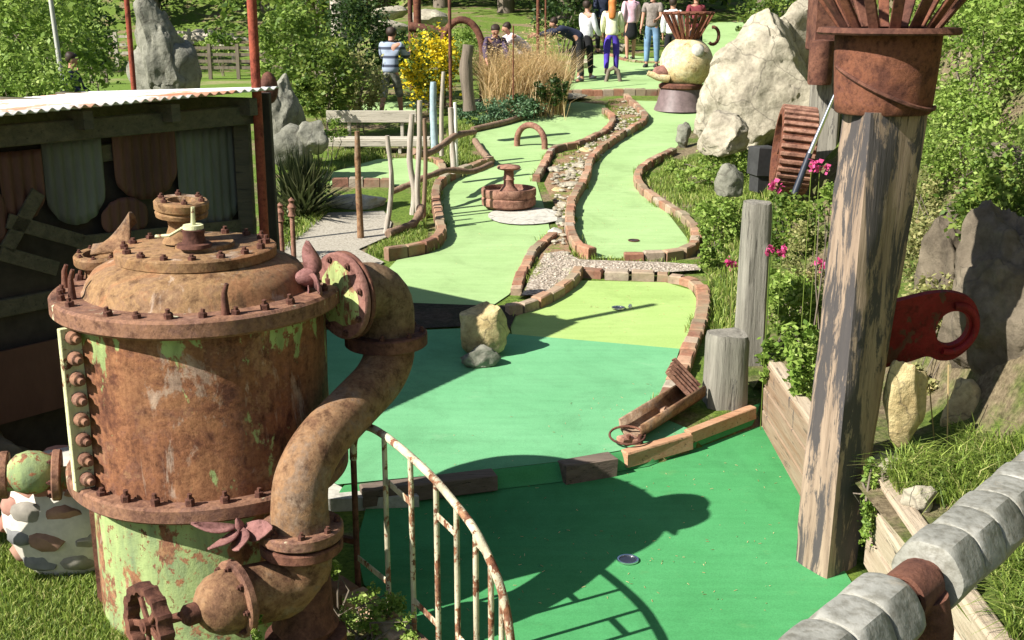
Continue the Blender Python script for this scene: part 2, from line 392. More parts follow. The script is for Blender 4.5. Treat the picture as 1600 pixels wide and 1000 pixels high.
def corr_metal(name, stops, sc=2, rough=.6, bri=None):
    m, n, bs = nodes(name); v = coords(n, (1, 1, .4)); f = nz(n, sc, 7, .65, vec=v)
    fin(m, bs, n, ramp(n, f, stops), rough, 0, .3); return m
M['roof'] = corr_metal('galvanised roof', [(.3, (.42, .13, .06)), (.42, (.5, .3, .2)), (.47, (.6, .58, .55)), (.8, (.72, .72, .7))], 1.6, .5)
M['corr_red'] = corr_metal('corrugated red', [(.3, (.06, .025, .018)), (.7, (.15, .065, .048))])
M['corr_grey'] = corr_metal('corrugated grey', [(.3, (.07, .065, .055)), (.7, (.14, .15, .13))])
M['shade'] = plain('shaded boards', (.045, .035, .028), .9)  # near-black boards: the shed's own shade is put into the colour
M['pinstripe'] = None
M['skin'] = plain('skin', (.42, .22, .15), .6, 0, .08)
M['hairdark'] = plain('dark hair', (.03, .018, .012), .6)
M['hairginger'] = plain('ginger hair', (.45, .16, .04), .6)
M['eye'] = plain('eye', (.03, .02, .02), .3)
def nutmat():
    m, n, bs = nodes('galvanised nut'); v = coords(n); a = attr(n)
    f = nz(n, 9, 7, .65, vec=v); c = ramp(n, f, [(.3, (.16, .155, .13)), (.5, (.27, .265, .23)), (.72, (.36, .35, .31))])
    g_ = nz(n, 60, 4, .6, vec=v); c = mix(n, .6, c, ramp(n, g_, [(.35, (.45, .42, .36)), (.55, (1, 1, 1))]), 'MULTIPLY')
    k = nz(n, 5, 8, .7, vec=v); c = mix(n, ramp(n, k, [(.6, (0, 0, 0)), (.68, (.6, .6, .6))]), c, (.3, .25, .18))
    fin(m, bs, n, c, .55, .1, .45); bump(n, bs, g_, .5, .004); return m
M['nut'] = nutmat()

# ---------------------------------------------------------------- leaves and grass
def raw(name, V, Fq, rnd, m, parent=None, at=None):
    """numpy quads -> object"""
    me = bpy.data.meshes.new(name); o0 = np.array(org(parent) if parent is not None else at, float)
    nv, nf = len(V), len(Fq); k = Fq.shape[1]
    me.vertices.add(nv); me.vertices.foreach_set('co', (V - o0).astype(np.float32).ravel())
    me.loops.add(nf * k); me.loops.foreach_set('vertex_index', Fq.astype(np.int32).ravel())
    me.polygons.add(nf); me.polygons.foreach_set('loop_start', np.arange(0, nf * k, k, dtype=np.int32))
    me.update(calc_edges=True)
    a = me.attributes.new('rnd', 'FLOAT', 'FACE'); a.data.foreach_set('value', rnd.astype(np.float32))
    me.materials.append(m)
    o = bpy.data.objects.new(name, me); COL.objects.link(o)
    if parent is not None: o.parent = parent
    else: o.location = tuple(o0)
    ORG[o.name] = Vector(o0); return o
def leafpts(ells, n, shell=.5, clump=.16):
    """clumpy points within ellipsoids [(c, r)]"""
    out = []; vols = np.array([r[0] * r[1] * r[2] for c, r in ells]); vols = vols ** .75 / (vols ** .75).sum()
    for (c, r), q in zip(ells, vols):
        k = max(8, int(n * q)); nc = max(6, k // 55)
        d = rng.normal(size=(nc, 3)); d /= np.linalg.norm(d, axis=1)[:, None]
        rad = (shell + (1 - shell) * rng.random(nc)) ** .6
        cc = d * rad[:, None]
        pick = rng.integers(0, nc, k)
        p = cc[pick] + rng.normal(size=(k, 3)) * clump * (0.6 + .8 * rng.random(nc))[pick][:, None]
        tone = rng.random(nc)[pick] * .45 + rng.random(k) * .55
        out.append(np.c_[p * np.array(r) + np.array(c), tone])
    return np.vstack(out)
def leaves(name, ells, n, size, m, parent=None, at=None, shell=.5, clump=.16, asp=.55, clip=True):
    P = leafpts(ells, n, shell, clump); p = P[:, :3]; k = len(p)
    d = rng.normal(size=(k, 3)); d[:, 2] *= .6; d /= np.linalg.norm(d, axis=1)[:, None]
    e = rng.normal(size=(k, 3)); e -= (e * d).sum(1)[:, None] * d; e /= np.linalg.norm(e, axis=1)[:, None]
    s = size * (.4 + 1.15 * rng.random(k) ** 1.4)[:, None]
    V = np.stack([p - d * s * .5, p + e * s * asp * .5, p + d * s * .5, p - e * s * asp * .5], 1).reshape(-1, 3)
    Fq = np.arange(4 * k).reshape(k, 4)
    return raw(name, V, Fq, P[:, 3], m, parent, at)
def blades(name, base, hgt, wid, m, lean=.35, parent=None, at=None, droop=.3, tone=None, dirs=None):
    """base: (k,3) array; two-segment blades, triangles+quads as quads"""
    k = len(base); h = hgt * (.55 + .75 * rng.random(k)); t = rng.random(k) * 2 * np.pi
    ln = lean * (.2 + rng.random(k)) if not hasattr(lean, '__len__') else lean
    if dirs is not None: t = dirs
    dx = np.c_[np.cos(t), np.sin(t), np.zeros(k)]; q = rng.random(k) * 2 * np.pi
    sx = np.c_[np.cos(q), np.sin(q), np.zeros(k)] * wid * .5
    up = np.array([0, 0, 1.])
    mid = base + dx * (ln * h * .35)[:, None] + up * (h * .6)[:, None]
    tip = base + dx * (ln * h * (.9 + droop))[:, None] + up * (h * (1 - droop * ln))[:, None]
    V = np.stack([base - sx, base + sx, mid + sx * .8, mid - sx * .8, tip + sx * .12, tip - sx * .12], 1).reshape(-1, 3)
    i = np.arange(k)[:, None] * 6
    Fq = np.vstack([i + np.array([0, 1, 2, 3]), i + np.array([3, 2, 4, 5])])
    r = rng.random(k) if tone is None else tone
    return raw(name, V, Fq, np.r_[r, r], m, parent, at)
def inpoly(x, y, P):
    c = False; j = len(P) - 1
    for i in range(len(P)):
        if (P[i][1] > y) != (P[j][1] > y) and x < (P[j][0] - P[i][0]) * (y - P[i][1]) / (P[j][1] - P[i][1]) + P[i][0]: c = not c
        j = i
    return c
def scatter(poly_px, n, dens=None, thr=-.1, sc=1.2, avoid=()):
    """random ground points inside an outline given by image corners of the place"""
    P = [G(*q) for q in poly_px]; P2 = [(p.x, p.y) for p in P]
    av = [[(p.x, p.y) for p in (G(*q) for q in a)] for a in avoid]
    xs = [p[0] for p in P2]; ys = [p[1] for p in P2]; out = []; tries = 0
    while len(out) < n and tries < n * 12:
        tries += 1
        x = random.uniform(min(xs), max(xs)); y = random.uniform(min(ys), max(ys))
        if not inpoly(x, y, P2): continue
        if noise.noise(Vector((x * sc, y * sc, 3))) < thr + random.uniform(-.15, .15): continue
        if any(inpoly(x, y, a) for a in av): continue
        out.append((x, y, H(x, y)))
    return np.array(out)

# ---------------------------------------------------------------- terrain
def grid_mesh(name, xs, ys, hf, m, off=0):
    V = np.array([(x, y, hf(x, y) + off) for y in ys for x in xs]); nx = len(xs)
    Fq = np.array([(j * nx + i, j * nx + i + 1, (j + 1) * nx + i + 1, (j + 1) * nx + i) for j in range(len(ys) - 1) for i in range(nx - 1)])
    o = raw(name, V, Fq, np.zeros(len(Fq)), m, at=(0, 0, 0)); o.data.shade_smooth(); return o
xs = [-150, -90, -60, -40, -28, -20, -15, -12] + list(np.arange(-10, 4.01, .1)) + [5, 7, 10, 15, 22, 30, 45, 80, 150]
ys = [-20, -8, -3, 0, 2, 3] + list(np.arange(4, 7.0, .2)) + list(np.arange(7, 9, .05)) + list(np.arange(9, 24, .2)) + list(np.arange(24, 60, 1.5)) + [60, 66, 72, 80, 95, 120, 160]
def gh(x, y):
    b = interp(y, BL)
    z = ground_h(x, y)
    return z - .35 if x > b + .25 else z       # runs on beneath the bank sheet
tag(grid_mesh('ground', xs, ys, gh, M['ground']), kind='structure')
# bank sheet on the right
bx = [0, .03, .08, .15, .25, .4, .55, .7, .85, 1.0, 1.15, 1.3, 1.5, 1.7, 1.9, 2.2, 2.5, 3, 3.5, 4.2, 5, 6, 8, 12, 20, 40]
by = list(np.arange(1, 8.4, .25)) + list(np.arange(8.4, 20, .2)) + list(np.arange(20, 60, 1.5))
V = []; 
for y in by:
    x0 = interp(y, BL)
    for d in bx: V.append((x0 + d, y, bank_h(x0 + d, y)))
V = np.array(V); nx = len(bx)
Fq = np.array([(j * nx + i, j * nx + i + 1, (j + 1) * nx + i + 1, (j + 1) * nx + i) for j in range(len(by) - 1) for i in range(nx - 1)])
o = raw('hillside_bank', V, Fq, np.zeros(len(Fq)), M['bank'], at=(0, 0, 0)); o.data.shade_smooth(); tag(o, kind='structure')

def sheet(name, pts, m, off=.012, res=.25, world=False, smooth=0, hf=None):
    """flat sheet following the ground inside an outline"""
    P = [Vector((p[0], p[1], 0)) for p in pts] if world else [G(*p) for p in pts]
    if smooth: P = [Vector((p.x, p.y, 0)) for p in cr(P + [P[0]], smooth)][:-1]
    P2 = [Vector((p.x, p.y)) for p in P]; t = [(p.x, p.y) for p in P2]
    # boundary subdivision
    B = []
    for a, b in zip(P2, P2[1:] + P2[:1]):
        k = max(1, int((b - a).length / res))
        for i in range(k): B.append(a.lerp(b, i / k))
    x0 = min(p[0] for p in t); x1 = max(p[0] for p in t); y0 = min(p[1] for p in t); y1 = max(p[1] for p in t)
    I = []
    y = y0 + res / 2
    while y < y1:
        x = x0 + res / 2
        while x < x1:
            if inpoly(x, y, t): I.append(Vector((x + random.uniform(-.01, .01), y)))
            x += res
        y += res
    n = len(B)
    v, e, f, *_ = geometry.delaunay_2d_cdt(B + I, [(i, (i + 1) % n) for i in range(n)], [], 1, 1e-4)
    hf = hf or (lambda X, Y: ground_h(X, Y))
    vs = [(q.x, q.y, hf(q.x, q.y) + off) for q in v]
    me = bpy.data.meshes.new(name); me.from_pydata(vs, [], [tuple(q) for q in f]); me.materials.append(m)
    for p in me.polygons: pass
    me.update(); me.shade_smooth()
    o = bpy.data.objects.new(name, me); COL.objects.link(o); ORG[o.name] = Vector(); tag(o, kind='structure'); return o
up_h = lambda X, Y: interp(Y, UP)
lo_h = lambda X, Y: -3.2 + max(0, Y - 6.9) * .05
lowP = [(-.84, 6.1), (-.4, 5.45), (.1, 4.7), (.45, 4.1), (1.0, 3.7), (1.98, 3.7), (1.93, 6.4), (1.90, 8.5), (1.0, 7.83), (.35, 7.57), (-.1, 7.45), (-.95, 7.22), (-.95, 6.6)]
sheet('lower_green', lowP, M['turf_dark'], .012, .2, True, hf=lo_h)
midpx = [(500, 765), (500, 520), (560, 522), (650, 518), (720, 515), (800, 524), (1062, 547), (1045, 600), (1022, 650)]
mid = [(G(*p).x, G(*p).y) for p in midpx] + [(1.3, 8.1), (1.0, 7.86), (.35, 7.6), (-.1, 7.48), (-1.15, 7.25)]
st_pts = [(-1.15, 7.2), (-.1, 7.45), (.35, 7.57), (1.0, 7.83), (1.86, 8.55)]
vs = []; C_ = []
for a, b in zip(st_pts, st_pts[1:]):
    for k in range(8): C_.append((a[0] + (b[0] - a[0]) * k / 8, a[1] + (b[1] - a[1]) * k / 8))
C_.append(st_pts[-1])
for (x, y) in C_:
    zu, zl = up_h(x, y) + .014, lo_h(x, y) + .014
    for q in range(6):
        t = q / 5; vs.append((x + .05 - .09 * t, y + .04 - .11 * t, zu + (zl - zu) * (t * t * (3 - 2 * t))))
ns = len(C_); mbt = MB(); mbt.add(vs, [(i * 6 + q, (i + 1) * 6 + q, (i + 1) * 6 + q + 1, i * 6 + q + 1) for i in range(ns - 1) for q in range(5)])
tag(mbt.build('green_step', M['turf_dark'], smooth=80), kind='structure')
sheet('middle_green', mid, M['turf_mid'], .012, .2, True, hf=up_h)
sheet('bottom_fairway_green', [(800, 524), (795, 500), (850, 480), (905, 440), (1040, 443), (1080, 455), (1092, 475), (1088, 510), (1062, 547)], M['turf_light'], .012, .2, hf=up_h)
fair1 = [(620, 475), (770, 479), (795, 462), (815, 435), (830, 402), (862, 372), (852, 330), (838, 285), (850, 262), (865, 238), (900, 232), (940, 215), (955, 195), (945, 165), (900, 160), (835, 178), (790, 193), (745, 207), (740, 225), (758, 250), (762, 263), (730, 273), (700, 285), (685, 300), (684, 330), (692, 360), (692, 385), (670, 398), (620, 408), (590, 440)]
sheet('left_fairway_green', fair1, M['turf_far'], .012, .3, hf=up_h)
fair2 = [(912, 404), (1030, 407), (1070, 400), (1085, 380), (1080, 355), (1050, 335), (1018, 315), (995, 295), (993, 278), (1010, 260), (1050, 240), (1085, 212), (1105, 170), (1100, 160), (990, 158), (1003, 178), (1010, 190), (1002, 202), (975, 217), (945, 237), (925, 257), (914, 287), (895, 322), (890, 350), (894, 378)]
sheet('right_fairway_green', fair2, M['turf_far'], .012, .3, hf=up_h)
sheet('back_green', [(865, 149), (1040, 148), (1112, 128), (1142, 98), (1170, 60), (1165, 34), (1110, 36), (1090, 60), (1030, 92), (960, 84), (900, 88), (878, 105)], M['turf_far'], .012, .5, hf=up_h)
sheet('small_green', [(515, 291), (640, 292), (692, 270), (682, 255), (640, 248), (590, 250), (520, 270)], M['turf_far'], .012, .3, hf=ground_h)
sheet('far_left_green', [(560, 176), (650, 176), (650, 160), (570, 160)], M['turf_far'], .012, .3, hf=ground_h)
sheet('lawn', [(-10, 13.5), (-3.9, 15), (-5.5, 24), (-6.5, 50), (-40, 52), (-30, 20)], M['lawn'], .015, 1.5, True, hf=ground_h)
sheet('gravel_path', [(425, 425), (425, 400), (470, 365), (500, 335), (600, 332), (612, 350), (606, 372), (560, 392), (600, 412), (560, 440), (480, 445)], M['path'], .02, .3, hf=ground_h)
sheet('median_strip', [(905, 430), (893, 400), (880, 365), (885, 330), (905, 285), (920, 250), (965, 218), (995, 198), (1003, 188), (985, 165), (975, 155), (950, 158), (962, 190), (948, 212), (905, 238), (870, 243), (860, 270), (850, 290), (870, 330), (872, 372), (845, 402), (830, 435), (812, 468), (860, 466), (890, 448)], M['terra'], .03, .3, hf=up_h)
sheet('gravel', [(832, 432), (852, 402), (880, 398), (905, 412), (1040, 416), (1090, 420), (1095, 428), (1040, 432), (905, 428), (885, 448), (850, 468), (815, 468)], M['gravel'], .045, .2, hf=up_h)
sheet('dark_soil', [(500, 519), (520, 470), (640, 476), (775, 481), (800, 478), (806, 495), (795, 520), (720, 513), (640, 517)], M['dsoil'], .02, .2, hf=up_h)

# ---------------------------------------------------------------- edging of bricks
EDG = []
def edging(pts, label, name='brick_edging', ln=.23, wd=.108, ht=.08, m='brick', gap=.012, world=False, group='brick edgings round the greens', off=0, hf=None):
    P = [Vector((p[0], p[1], 0)) for p in pts] if world else [G(*p) for p in pts]
    hf = hf or up_h
    C = cr(P, 14); L = [0]
    for a, b in zip(C, C[1:]): L.append(L[-1] + (Vector((b.x, b.y)) - Vector((a.x, a.y))).length)
    def at(s):
        for i in range(len(L) - 1):
            if L[i + 1] >= s: t = (s - L[i]) / max(1e-6, L[i + 1] - L[i]); q = C[i].lerp(C[i + 1], t); return Vector((q.x, q.y, 0))
        return Vector((C[-1].x, C[-1].y, 0))
    mb = MB(); s = 0
    while s < L[-1] - ln * .4:
        l = ln * random.uniform(.85, 1.1); e = min(s + l - gap, L[-1]); a = at(s); b = at(e)
        n_ = Vector((-(b - a).y, (b - a).x, 0)).normalized() * random.uniform(-.008, .008)
        a += n_; b += n_
        za = hf(a.x, a.y); zb = hf(b.x, b.y); h = ht + random.uniform(-.008, .008)
        a.z = za + h / 2 + off - .015; b.z = zb + h / 2 + off - .015
        mb.bar(a, b, wd * random.uniform(.93, 1.05), h + .03, bev=.012, jit=.004)
        s += l
    EDG.append((C, wd, hf)); o = mb.build(name, M[m], smooth=None); return tag(o, label, 'edging', group)
edging([(1052, 240), (1012, 262), (996, 280), (1000, 297), (1020, 315), (1055, 335), (1080, 355), (1087, 383), (1068, 402), (1030, 408), (975, 409)], 'curving brick edging on the bank side of the right fairway green', ht=.11)
edging([(925, 405), (906, 398), (893, 375), (890, 350), (895, 320), (915, 285), (925, 255), (945, 235), (975, 215), (1000, 200), (1008, 190), (1000, 178), (985, 164), (978, 155)], 'long winding brick edging between the stony median strip and the right fairway green', ht=.125)
edging([(945, 178), (957, 190), (952, 205), (935, 217), (900, 232), (866, 238), (851, 262), (838, 285)], 'brick edging right of the rusty pipe arch, ending at the rusty wheel hub', ht=.11)
edging([(864, 372), (835, 398), (820, 425), (806, 462)], 'short brick edging beside the pale gravel at the near end of the left fairway')
edging([(768, 258), (732, 272), (702, 283), (684, 300), (681, 325), (687, 355), (689, 378), (670, 393), (635, 402), (598, 408)], 'bowed brick edging below the driftwood fence, left side of the left fairway', ht=.14)
edging([(906, 431), (950, 434), (1000, 436), (1044, 438)], 'straight row of long red bricks behind the bottom fairway green', wd=.15, ln=.27, gap=.03)
edging([(1046, 440), (1080, 446), (1097, 464), (1096, 500), (1080, 545), (1062, 590), (1040, 630), (1024, 655)], 'brick edging rounding the right corner of the bottom fairway green', wd=.13, ln=.17)
edging([(905, 432), (893, 449), (862, 470), (825, 487), (793, 493)], 'brick edging curving from the gravel to behind the yellow stone', ht=.11)
edging([(862, 151), (910, 150), (970, 149), (1040, 149)], 'far brick edging across the front of the back green', ht=.13)
edging([(1108, 100), (1148, 98)], 'short far brick edging between the back greens beside the round pot', ht=.06)
edging([(520, 291), (560, 291), (612, 292)], 'red brick edging in front of the small green by the path', ht=.12, hf=ground_h)
edging([(650, 249), (675, 252), (690, 262), (692, 272)], 'brick edging round the right end of the small green', ht=.08, hf=ground_h)
edging([(1065, 99), (985, 97), (930, 78)], 'brick edging behind the standing golfers on the back green', ht=.06)
for lab, pts in (('brown round-log edging running from the driftwood fence to the low blue shrub', [(738, 208), (790, 196), (836, 180)]),
                 ('dark timber edging along the shaded left side of the arch fairway', [(742, 226), (756, 246), (768, 258)])):
    q = [G(*p) + Vector((0, 0, .06)) for p in pts]
    mb = MB(); mb.tube(cr(q, 5), .055, 8, wob=.08); tag(mb.build('log_edging', M['branch'], smooth=60), lab, 'edging')

# stones lying in the median strip etc.
def rock(name, c, r, m, label=None, cat='rock', seed=0, sub=4, amp=.22, cuts=7, group=None, rot=0, parent=None, freq=1.3, kmin=.62):
    bm = bmesh.new(); bmesh.ops.create_icosphere(bm, subdivisions=sub, radius=1)
    rs = random.Random(seed); pl = []
    for _ in range(cuts):
        d = Vector((rs.gauss(0, 1), rs.gauss(0, 1), rs.gauss(0, .8))).normalized(); pl.append((d, rs.uniform(kmin, .86)))
    off = Vector((seed * 3.7, seed * 1.3, 0)); rm = Matrix.Rotation(rot, 3, 'Z'); vs = []
    for v in bm.verts:
        p = v.co.copy()
        for d, k in pl:
            t = p.dot(d)
            if t > k: p -= d * (t - k) * .92
        n_ = noise.fractal(p * freq + off, 1, 2, 5)
        p *= 1 + amp * n_
        n2 = noise.noise(p * 6 + off) * .02 + (.035 * (noise.noise(p * 3.1 + off * 2) > .12) if sub >= 5 else 0); p *= 1 + n2
        vs.append(Vector(c) + rm @ Vector((p.x * r[0], p.y * r[1], p.z * r[2])))
    fs = [tuple(v.index for v in f.verts) for f in bm.faces]; bm.free()
    mb = MB(); mb.add(vs, fs, .5)
    o = mb.build(name, m, parent, at=(c[0], c[1], c[2] - r[2]) if parent is None else None, smooth=38)
    if label: tag(o, label, cat, group)
    return o
def grock(x, y, wpx, hpx, m, label, seed, name='rock', sink=.25, depth=.8, cat='rock', **k):
    """rock whose foot centre is seen at pixel x,y"""
    b = G(x, y); d = b.y * cT - b.z * sT; rx = wpx / 2 * px(d); rz = hpx / 2 * px(d) / (1 - sink * .5)
    b = Vector((b.x, b.y + rx * depth * .6, H(b.x, b.y + rx * depth * .6)))
    return rock(name, (b.x, b.y, b.z + rz * (1 - sink)), (rx, rx * depth, rz), m, label, cat, seed, **k)
flat = [(868, 268, 30, 'rock'), (890, 292, 34, 'rock'), (872, 300, 22, 'rocky'), (905, 262, 26, 'rock'), (880, 325, 26, 'rock'), (878, 352, 22, 'rockg'), (868, 366, 24, 'concrete'), (915, 238, 22, 'rocky'), (893, 272, 22, 'rock')]
lb = ['pale flat stone in the median strip nearest the arch fairway corner', 'largest pale flat stone in the median strip', 'small yellowish flat stone beside the largest median stone', 'flat stone in the upper median strip against the winding edging',
      'pale flat stone in the median level with the rusty hub', 'grey flat stone in the median just below the hub', 'light grey flat stone at the near end of the median stones', 'small yellowish stone highest up the median strip', 'flat stone between two larger stones at mid median']
for i, (x, y, wpx, mm) in enumerate(flat):
    b = G(x, y); r_ = wpx / 2 * px(b.y)
    rock('flat_stone', (b.x, b.y, b.z + .02), (r_, r_ * 1.2, .06), M[mm], lb[i], 'stone', 20 + i, 3, .2, 6, 'stones set in the median strip')
# concrete pad under the hub
c0 = G(800, 338)
sheet('concrete_pad', [(c0.x + .12 + .42 * math.cos(t) * (1.25 if math.cos(t) > 0 else 1), c0.y - .08 + .5 * math.sin(t)) for t in np.linspace(0, 2 * math.pi, 20)[:-1]], M['concrete'], .03, .3, True, hf=up_h)
# cups
def cup(x, y, lab, r=.054, silver=True):
    b = G(x, y); b.z = H(b.x, b.y) + .016
    e = empty('golf_cup', b, lab, 'golf cup', 'golf cups in the greens')
    mb = MB(); mb.lathe([(r * .96, .001), (r * .98, .008), (r * 1.18, .009), (r * 1.2, .001)], b, seg=20); mb.build('rim', M['chrome' if silver else 'darkrust'], e, smooth=40)
    mb = MB(); mb.lathe([(0, .003), (r * .96, .003)], b, seg=20); mb.build('hole', M['black'], e)
cup(981, 879, 'metal-rimmed golf cup in the dark green foreground turf'); cup(966, 484, 'golf cup in the pale bottom fairway green'); cup(990, 378, 'dark golf cup near the end of the right fairway green', silver=False)
b = G(973, 484); mb = MB(); mb.lathe([(0, 0), (.012, .003), (.0215, .02), (.012, .04), (0, .0427)], (b.x + .07, b.y, b.z + .012), seg=14)
tag(mb.build('golf_ball', plain('white ball', (.8, .8, .8), .4), smooth=80), 'white golf ball beside the cup on the bottom fairway green', 'golf ball')

# ---------------------------------------------------------------- bolts
_bolt = {}
def bolt_mesh(r, h, m):
    k = (round(r, 4), round(h, 4), m)
    if k not in _bolt:
        mb = MB(); mb.lathe([(r, 0), (r, h * .55), (r * .85, h * .62), (0, h * .62)], (0, 0, 0), seg=6)
        mb.lathe([(r * .5, h * .6), (r * .5, h), (0, h * 1.02)], (0, 0, 0), seg=7)
        me = bpy.data.meshes.new('bolt'); me.from_pydata([tuple(v) for v in mb.v], [], mb.f); me.materials.append(M[m]); me.validate(); _bolt[k] = me
    return _bolt[k]
def bolt(parent, p, axis, r=.025, h=.045, m='darkrust'):
    o = bpy.data.objects.new('bolt', bolt_mesh(r, h, m)); COL.objects.link(o); o.parent = parent
    o.location = Vector(p) - org(parent); o.rotation_euler = Vector(axis).to_track_quat('Z', 'Y').to_euler(); return o
def bolts(parent, c, axis, rad, n, r=.025, h=.045, ph=0, m='darkrust', skip=(), wob=0):
    x, y, d = frame(axis); y = d.cross(x)
    for k in range(n):
        if k in skip: continue
        t = 2 * math.pi * k / n + ph
        ax = Vector(d) + Vector([random.uniform(-wob, wob) for _ in range(3)])
        bolt(parent, Vector(c) + (x * math.cos(t) + y * math.sin(t)) * rad, ax, r, h * random.uniform(.8, 1.35 if wob else 1.0), m)
def ring(r0, r1, h0, h1, b=.008):      # closed flange profile
    return [(r0, h0), (r1 - b, h0), (r1, h0 + b), (r1, h1 - b), (r1 - b, h1), (r0, h1), (r0, h0)]

# ---------------------------------------------------------------- the rusty tank
TC = Vector((-1.63, 6.0, 0)); TX, TY = TC.x, TC.y
tank = empty('boiler_tank', (TX, TY, -3.2), 'huge rusty riveted boiler tank with peeling green paint, flanged dome and curved side pipe', 'tank')
wv = lambda t, h: 1 + .004 * math.sin(3 * t + 2) + .003 * math.sin(7 * t + h * 9)
mb = MB(); mb.lathe([(.615, -3.3), (.62, -2.9), (.615, -2.44)], TC, seg=72, fn=wv); mb.build('drum', M['drum'], tank, smooth=60)
mb = MB(); mb.lathe(ring(.58, .74, -2.44, -2.355, .012), TC, seg=72, fn=lambda t, h: 1 + .006 * math.sin(5 * t)); lf = mb.build('lower_flange', M['flange'], tank, smooth=40)
bolts(lf, (TX, TY, -2.357), (0, 0, 1), .69, 26, .024, .05, .1, wob=.1)
mb = MB(); mb.lathe([(.65, -2.36), (.646, -1.95), (.65, -1.5)], TC, seg=72, fn=wv); mb.build('body', M['tank'], tank, smooth=60)
mb = MB(); mb.lathe(ring(.5, .735, -1.515, -1.42, .014), TC, seg=80, fn=lambda t, h: 1 + .006 * math.sin(4 * t + 1)); uf = mb.build('upper_flange', M['flange'], tank, smooth=40)
bolts(uf, (TX, TY, -1.422), (0, 0, 1), .678, 28, .022, .042, .05, skip=(3, 11, 19), wob=.22)
for dx_, dy_, h_ in ((-.675, -.05, .12), (-.55, -.3, .15), (.28, -.6, .15)):   # tall bent studs
    mb = MB(); mb.tube([(TX + dx_, TY + dy_, -1.42), (TX + dx_, TY + dy_, -1.42 + h_ * .7), (TX + dx_ + .015, TY + dy_, -1.42 + h_)], [.022, .014, .01], 8); mb.build('stud', M['darkrust'], uf, smooth=50)
mb = MB(); mb.lathe([(.585, -1.425), (.57, -1.405), (.558, -1.37), (.52, -1.32), (.455, -1.285), (.39, -1.268)], TC, seg=72); mb.build('dome', M['dome'], tank, smooth=60)
mb = MB(); mb.lathe([(0, -1.212), (.395, -1.212), (.405, -1.22), (.405, -1.265), (.395, -1.272), (.3, -1.272)], TC, seg=64, fn=lambda t, h: 1 + .008 * math.sin(4 * t)); cv = mb.build('cover_plate', M['dome'], tank, smooth=40)
bolts(cv, (TX, TY, -1.213), (0, 0, 1), .355, 16, .022, .035, .2, wob=.12)
c = Vector((TX + .05, TY - .02, 0)); mb = MB(); mb.lathe([(0, -1.185), (.145, -1.185), (.15, -1.19), (.15, -1.213)], c, seg=36); mb.build('inner_plate', M['dome'], tank, smooth=40)
# neck and open flange on top
n0 = Vector((-1.71, 6.06, 0)); mb = MB(); mb.lathe([(.11, -1.2), (.085, -1.16), (.07, -1.12), (.075, -1.08), (.085, -1.06)], n0, seg=24); mb.build('neck', M['dome'], tank, smooth=50)
ax = Vector((.06, -.06, 1)).normalized(); mb = MB(); mb.lathe([(.06, 0), (.13, 0), (.135, .02), (.125, .03), (.138, .04), (.14, .075), (.13, .085), (.07, .085), (.06, .05), (.0, .05)], n0 + Vector((0, 0, -1.065)), ax, seg=32)
nf = mb.build('neck_flange', M['dome'], tank, smooth=40); bolts(nf, n0 + Vector((0, 0, -1.065)) + ax * .084, ax, .108, 6, .016, .03, .4)
# small spindle valve
s0 = Vector((-1.60, 5.86, 0)); mb = MB(); mb.lathe([(.09, -1.187), (.085, -1.17), (.06, -1.165), (.052, -1.13), (.058, -1.1), (.05, -1.095), (.0, -1.095)], s0, seg=20); vb = mb.build('small_valve', M['darkrust'], tank, smooth=40)
mb = MB(); mb.lathe([(0, -1.075), (.05, -1.075), (.052, -1.095), (.0, -1.095)], s0, seg=20); mb.tube([s0 + Vector((0, 0, -1.09)), s0 + Vector((.005, 0, -.985))], [.013, .01], 8); mb.build('spindle', M['strut'], vb, smooth=40)
mb = MB(); mb.tube([s0 + Vector((-.05, 0, -1.09)), s0 + Vector((-.12, 0, -1.13)), s0 + Vector((-.2, .03, -1.14))], .009, 6); mb.build('wire', M['strut'], vb)
# inlet flange with a torn half-pipe spout (left back)
h0 = A(158, 405, 6.2); mb = MB(); mb.lathe([(0, 0), (.135, 0), (.14, .01), (.14, .045), (.13, .055), (.09, .055), (.08, .02), (0, .02)], h0 - Vector((0, 0, .02)), (0, -.1, 1), seg=28)
hf_ = mb.build('inlet_flange', M['dome'], tank, smooth=40); bolts(hf_, h0 + Vector((0, 0, .03)), (0, -.1, 1), .115, 8, .013, .025)
mb = MB(); mb.lathe([(.09, -.14), (.09, 0)], h0, seg=20); mb.build('inlet_neck', M['dome'], hf_, smooth=50)
vs = []; fs = []
for i in range(9):
    t = i / 8; cc = h0 + Vector((-.02 + .2 * t, .0, .04 + .02 * t))
    for k in range(7):
        a = R(-80 + 160 * k / 6); hgt = .02 + .17 * (t ** 1.6) * (.6 + .4 * math.sin(math.pi * k / 6))
        vs.append(cc + Vector((0, .09 * math.sin(a), hgt if k > 2 else .02 * k)))
for i in range(8):
    for k in range(6): fs.append((i * 7 + k, i * 7 + k + 1, i * 7 + 8 + k, i * 7 + 7 + k))
mb = MB(); mb.add(vs, fs); sp = mb.build('spout', M['pipe'], hf_, smooth=60); md = sp.modifiers.new('s', 'SOLIDIFY'); md.thickness = .012
